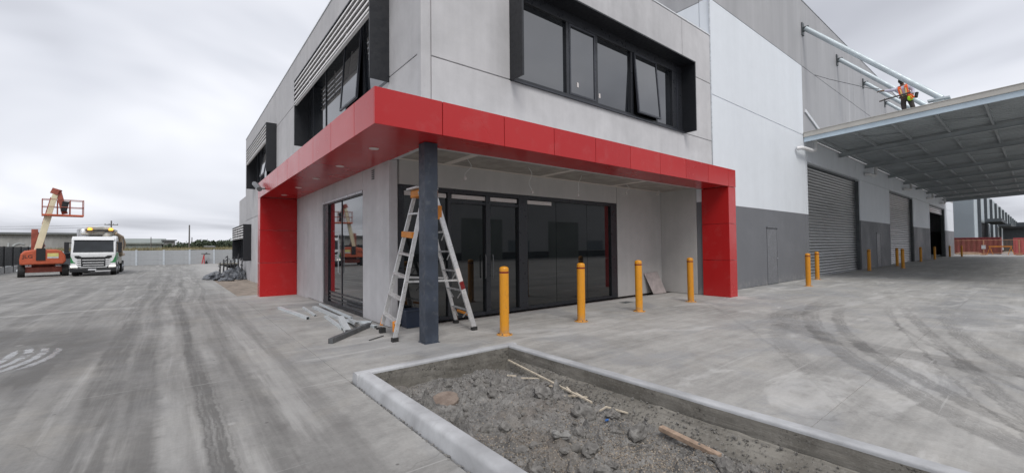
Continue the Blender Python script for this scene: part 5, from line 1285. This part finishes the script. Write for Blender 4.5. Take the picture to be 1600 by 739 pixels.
def container(x, y0, y1, h, m, lb, L=6):
    t = thing('container', (x, (y0+y1)/2, 0), lb, 'container')
    g = G(); n_ = int((y1-y0)/.12)
    for i in range(n_+1):
        y = y0+(y1-y0)*i/n_; xo = x+(.05 if (i//2) % 2 else 0); g.v += [(xo, y, .15), (xo, y, h-.12)]
    for i in range(n_): g.f.append((2*i, 2*i+2, 2*i+3, 2*i+1))
    obj('side', g, m, t); obj('shell', B(x+.06, y0, .1, x+2.4, y1, h), m, t)
    obj('rail', G().box(x-.02, y0, h-.12, x+.06, y1, h+.02).box(x-.02, y0, .02, x+.06, y1, .16), m, t)
    for yy in (y0, y1-.12): obj('corner_post', B(x-.03, yy, .0, x+.06, yy+.12, h+.02), m, t)
container(84, 3.15, 9.2, 2.2, 'maroon', 'long maroon container behind the orange site fence')
container(81, -3.5, 2.05, 2.05, 'pinkred', 'faded red container at the right edge behind the fence')
t = thing('dark_store', (110, 2, 0), 'dark blue-grey low building behind the faded red container', 'building')
obj('wall', B(112, -6, 0, 120, 3.9, 3.9), 'nbdark', t); obj('roof', B(111, -7, 3.9, 121, 4.0, 4.2), 'trim', t); obj('upper_block', B(123, -8, 0, 133, 2.6, 5.2), 'nbdark', t)
for k, (y0, y1) in enumerate(((6.9, 4.35), (4.3, 1.55), (1.5, -1.3), (-1.35, -4.1))):
    lb = ('orange site fence panel against the warehouse end', 'orange site fence panel carrying a white sign', 'orange site fence panel before the trestle and red container', 'rightmost orange site fence panel at the picture edge')[k]
    t = thing('site_fence_panel', (77.6, (y0+y1)/2, 0), lb, 'fence', 'orange site fence panels')
    for yy in (y0, y1): obj('post', G().tube([(77.6, yy, 0), (77.6, yy, 1.85)], .035, 8), 'mesh', t)
    obj('rail', G().tube([(77.6, y0, 1.83), (77.6, y1, 1.83)], .03, 8), 'mesh', t); obj('rail', G().tube([(77.6, y0, .25), (77.6, y1, .25)], .03, 8), 'mesh', t)
    g = G()
    for q in range(1, 26): yy = y0+(y1-y0)*q/26; g.beam((77.6, yy, .25), (77.6, yy, 1.83), .012, .012)
    for q in range(1, 6): zz = .25+1.58*q/6; g.beam((77.6, y0, zz), (77.6, y1, zz), .012, .012)
    obj('wire_mesh', g, 'mesh', t, kind='stuff')
    obj('foot_block', B(77.3, y1-.25, 0, 77.9, y1+.25, .14), 'mesh', t, bevel=.02)
obj('fence_sign', B(77.52, 4.15, .75, 77.56, 4.5, 1.2), 'plate', label='small white sign tied to the orange site fence', cat='sign')
t = thing('trestle', (79.4, 2.7, 0), 'orange trestle standing behind the site fence', 'trestle')
obj('beam', B(79.3, 2.1, .95, 79.5, 4.0, 1.10), 'orange', t)
for yy in (2.2, 3.9): obj('leg', G().beam((79.4, yy-.25, 0), (79.4, yy, .95), .06, .06).beam((79.4, yy+.25, 0), (79.4, yy, .95), .06, .06), 'orange', t)
obj('sand_bag_pile', blob((79.2, 5.6, .0), (.5, 1.3, .32), 8, .3, 3), 'timber', label='low tan rubble pile behind the site fence', cat='rubble')
# ------------------------------------------------------------------ building across the yard (seen only as a reflection in the glass)
op = thing('opposite_warehouse', (10, -26, 0), 'grey warehouse across the yard mirrored in the dark glazing', 'building')
obj('wall', B(-10, -26.5, -.3, 66, -26, 7.8), 'opp', op); obj('roof', B(-10.3, -46, 7.8, 66.3, -25.8, 8.0), 'roof', op)
for a in (-2, 12, 26, 40): obj('roller_door', B(a, -25.99, 0, a+6, -25.95, 5.0), 'shed2', op)
for a in (5, 19, 33, 48): obj('window', B(a, -25.99, 1.0, a+3.5, -25.95, 2.4), 'nbwall', op)
obj('dado', B(-10, -25.999, 0, 60, -25.992, .9), 'nbdark', op)
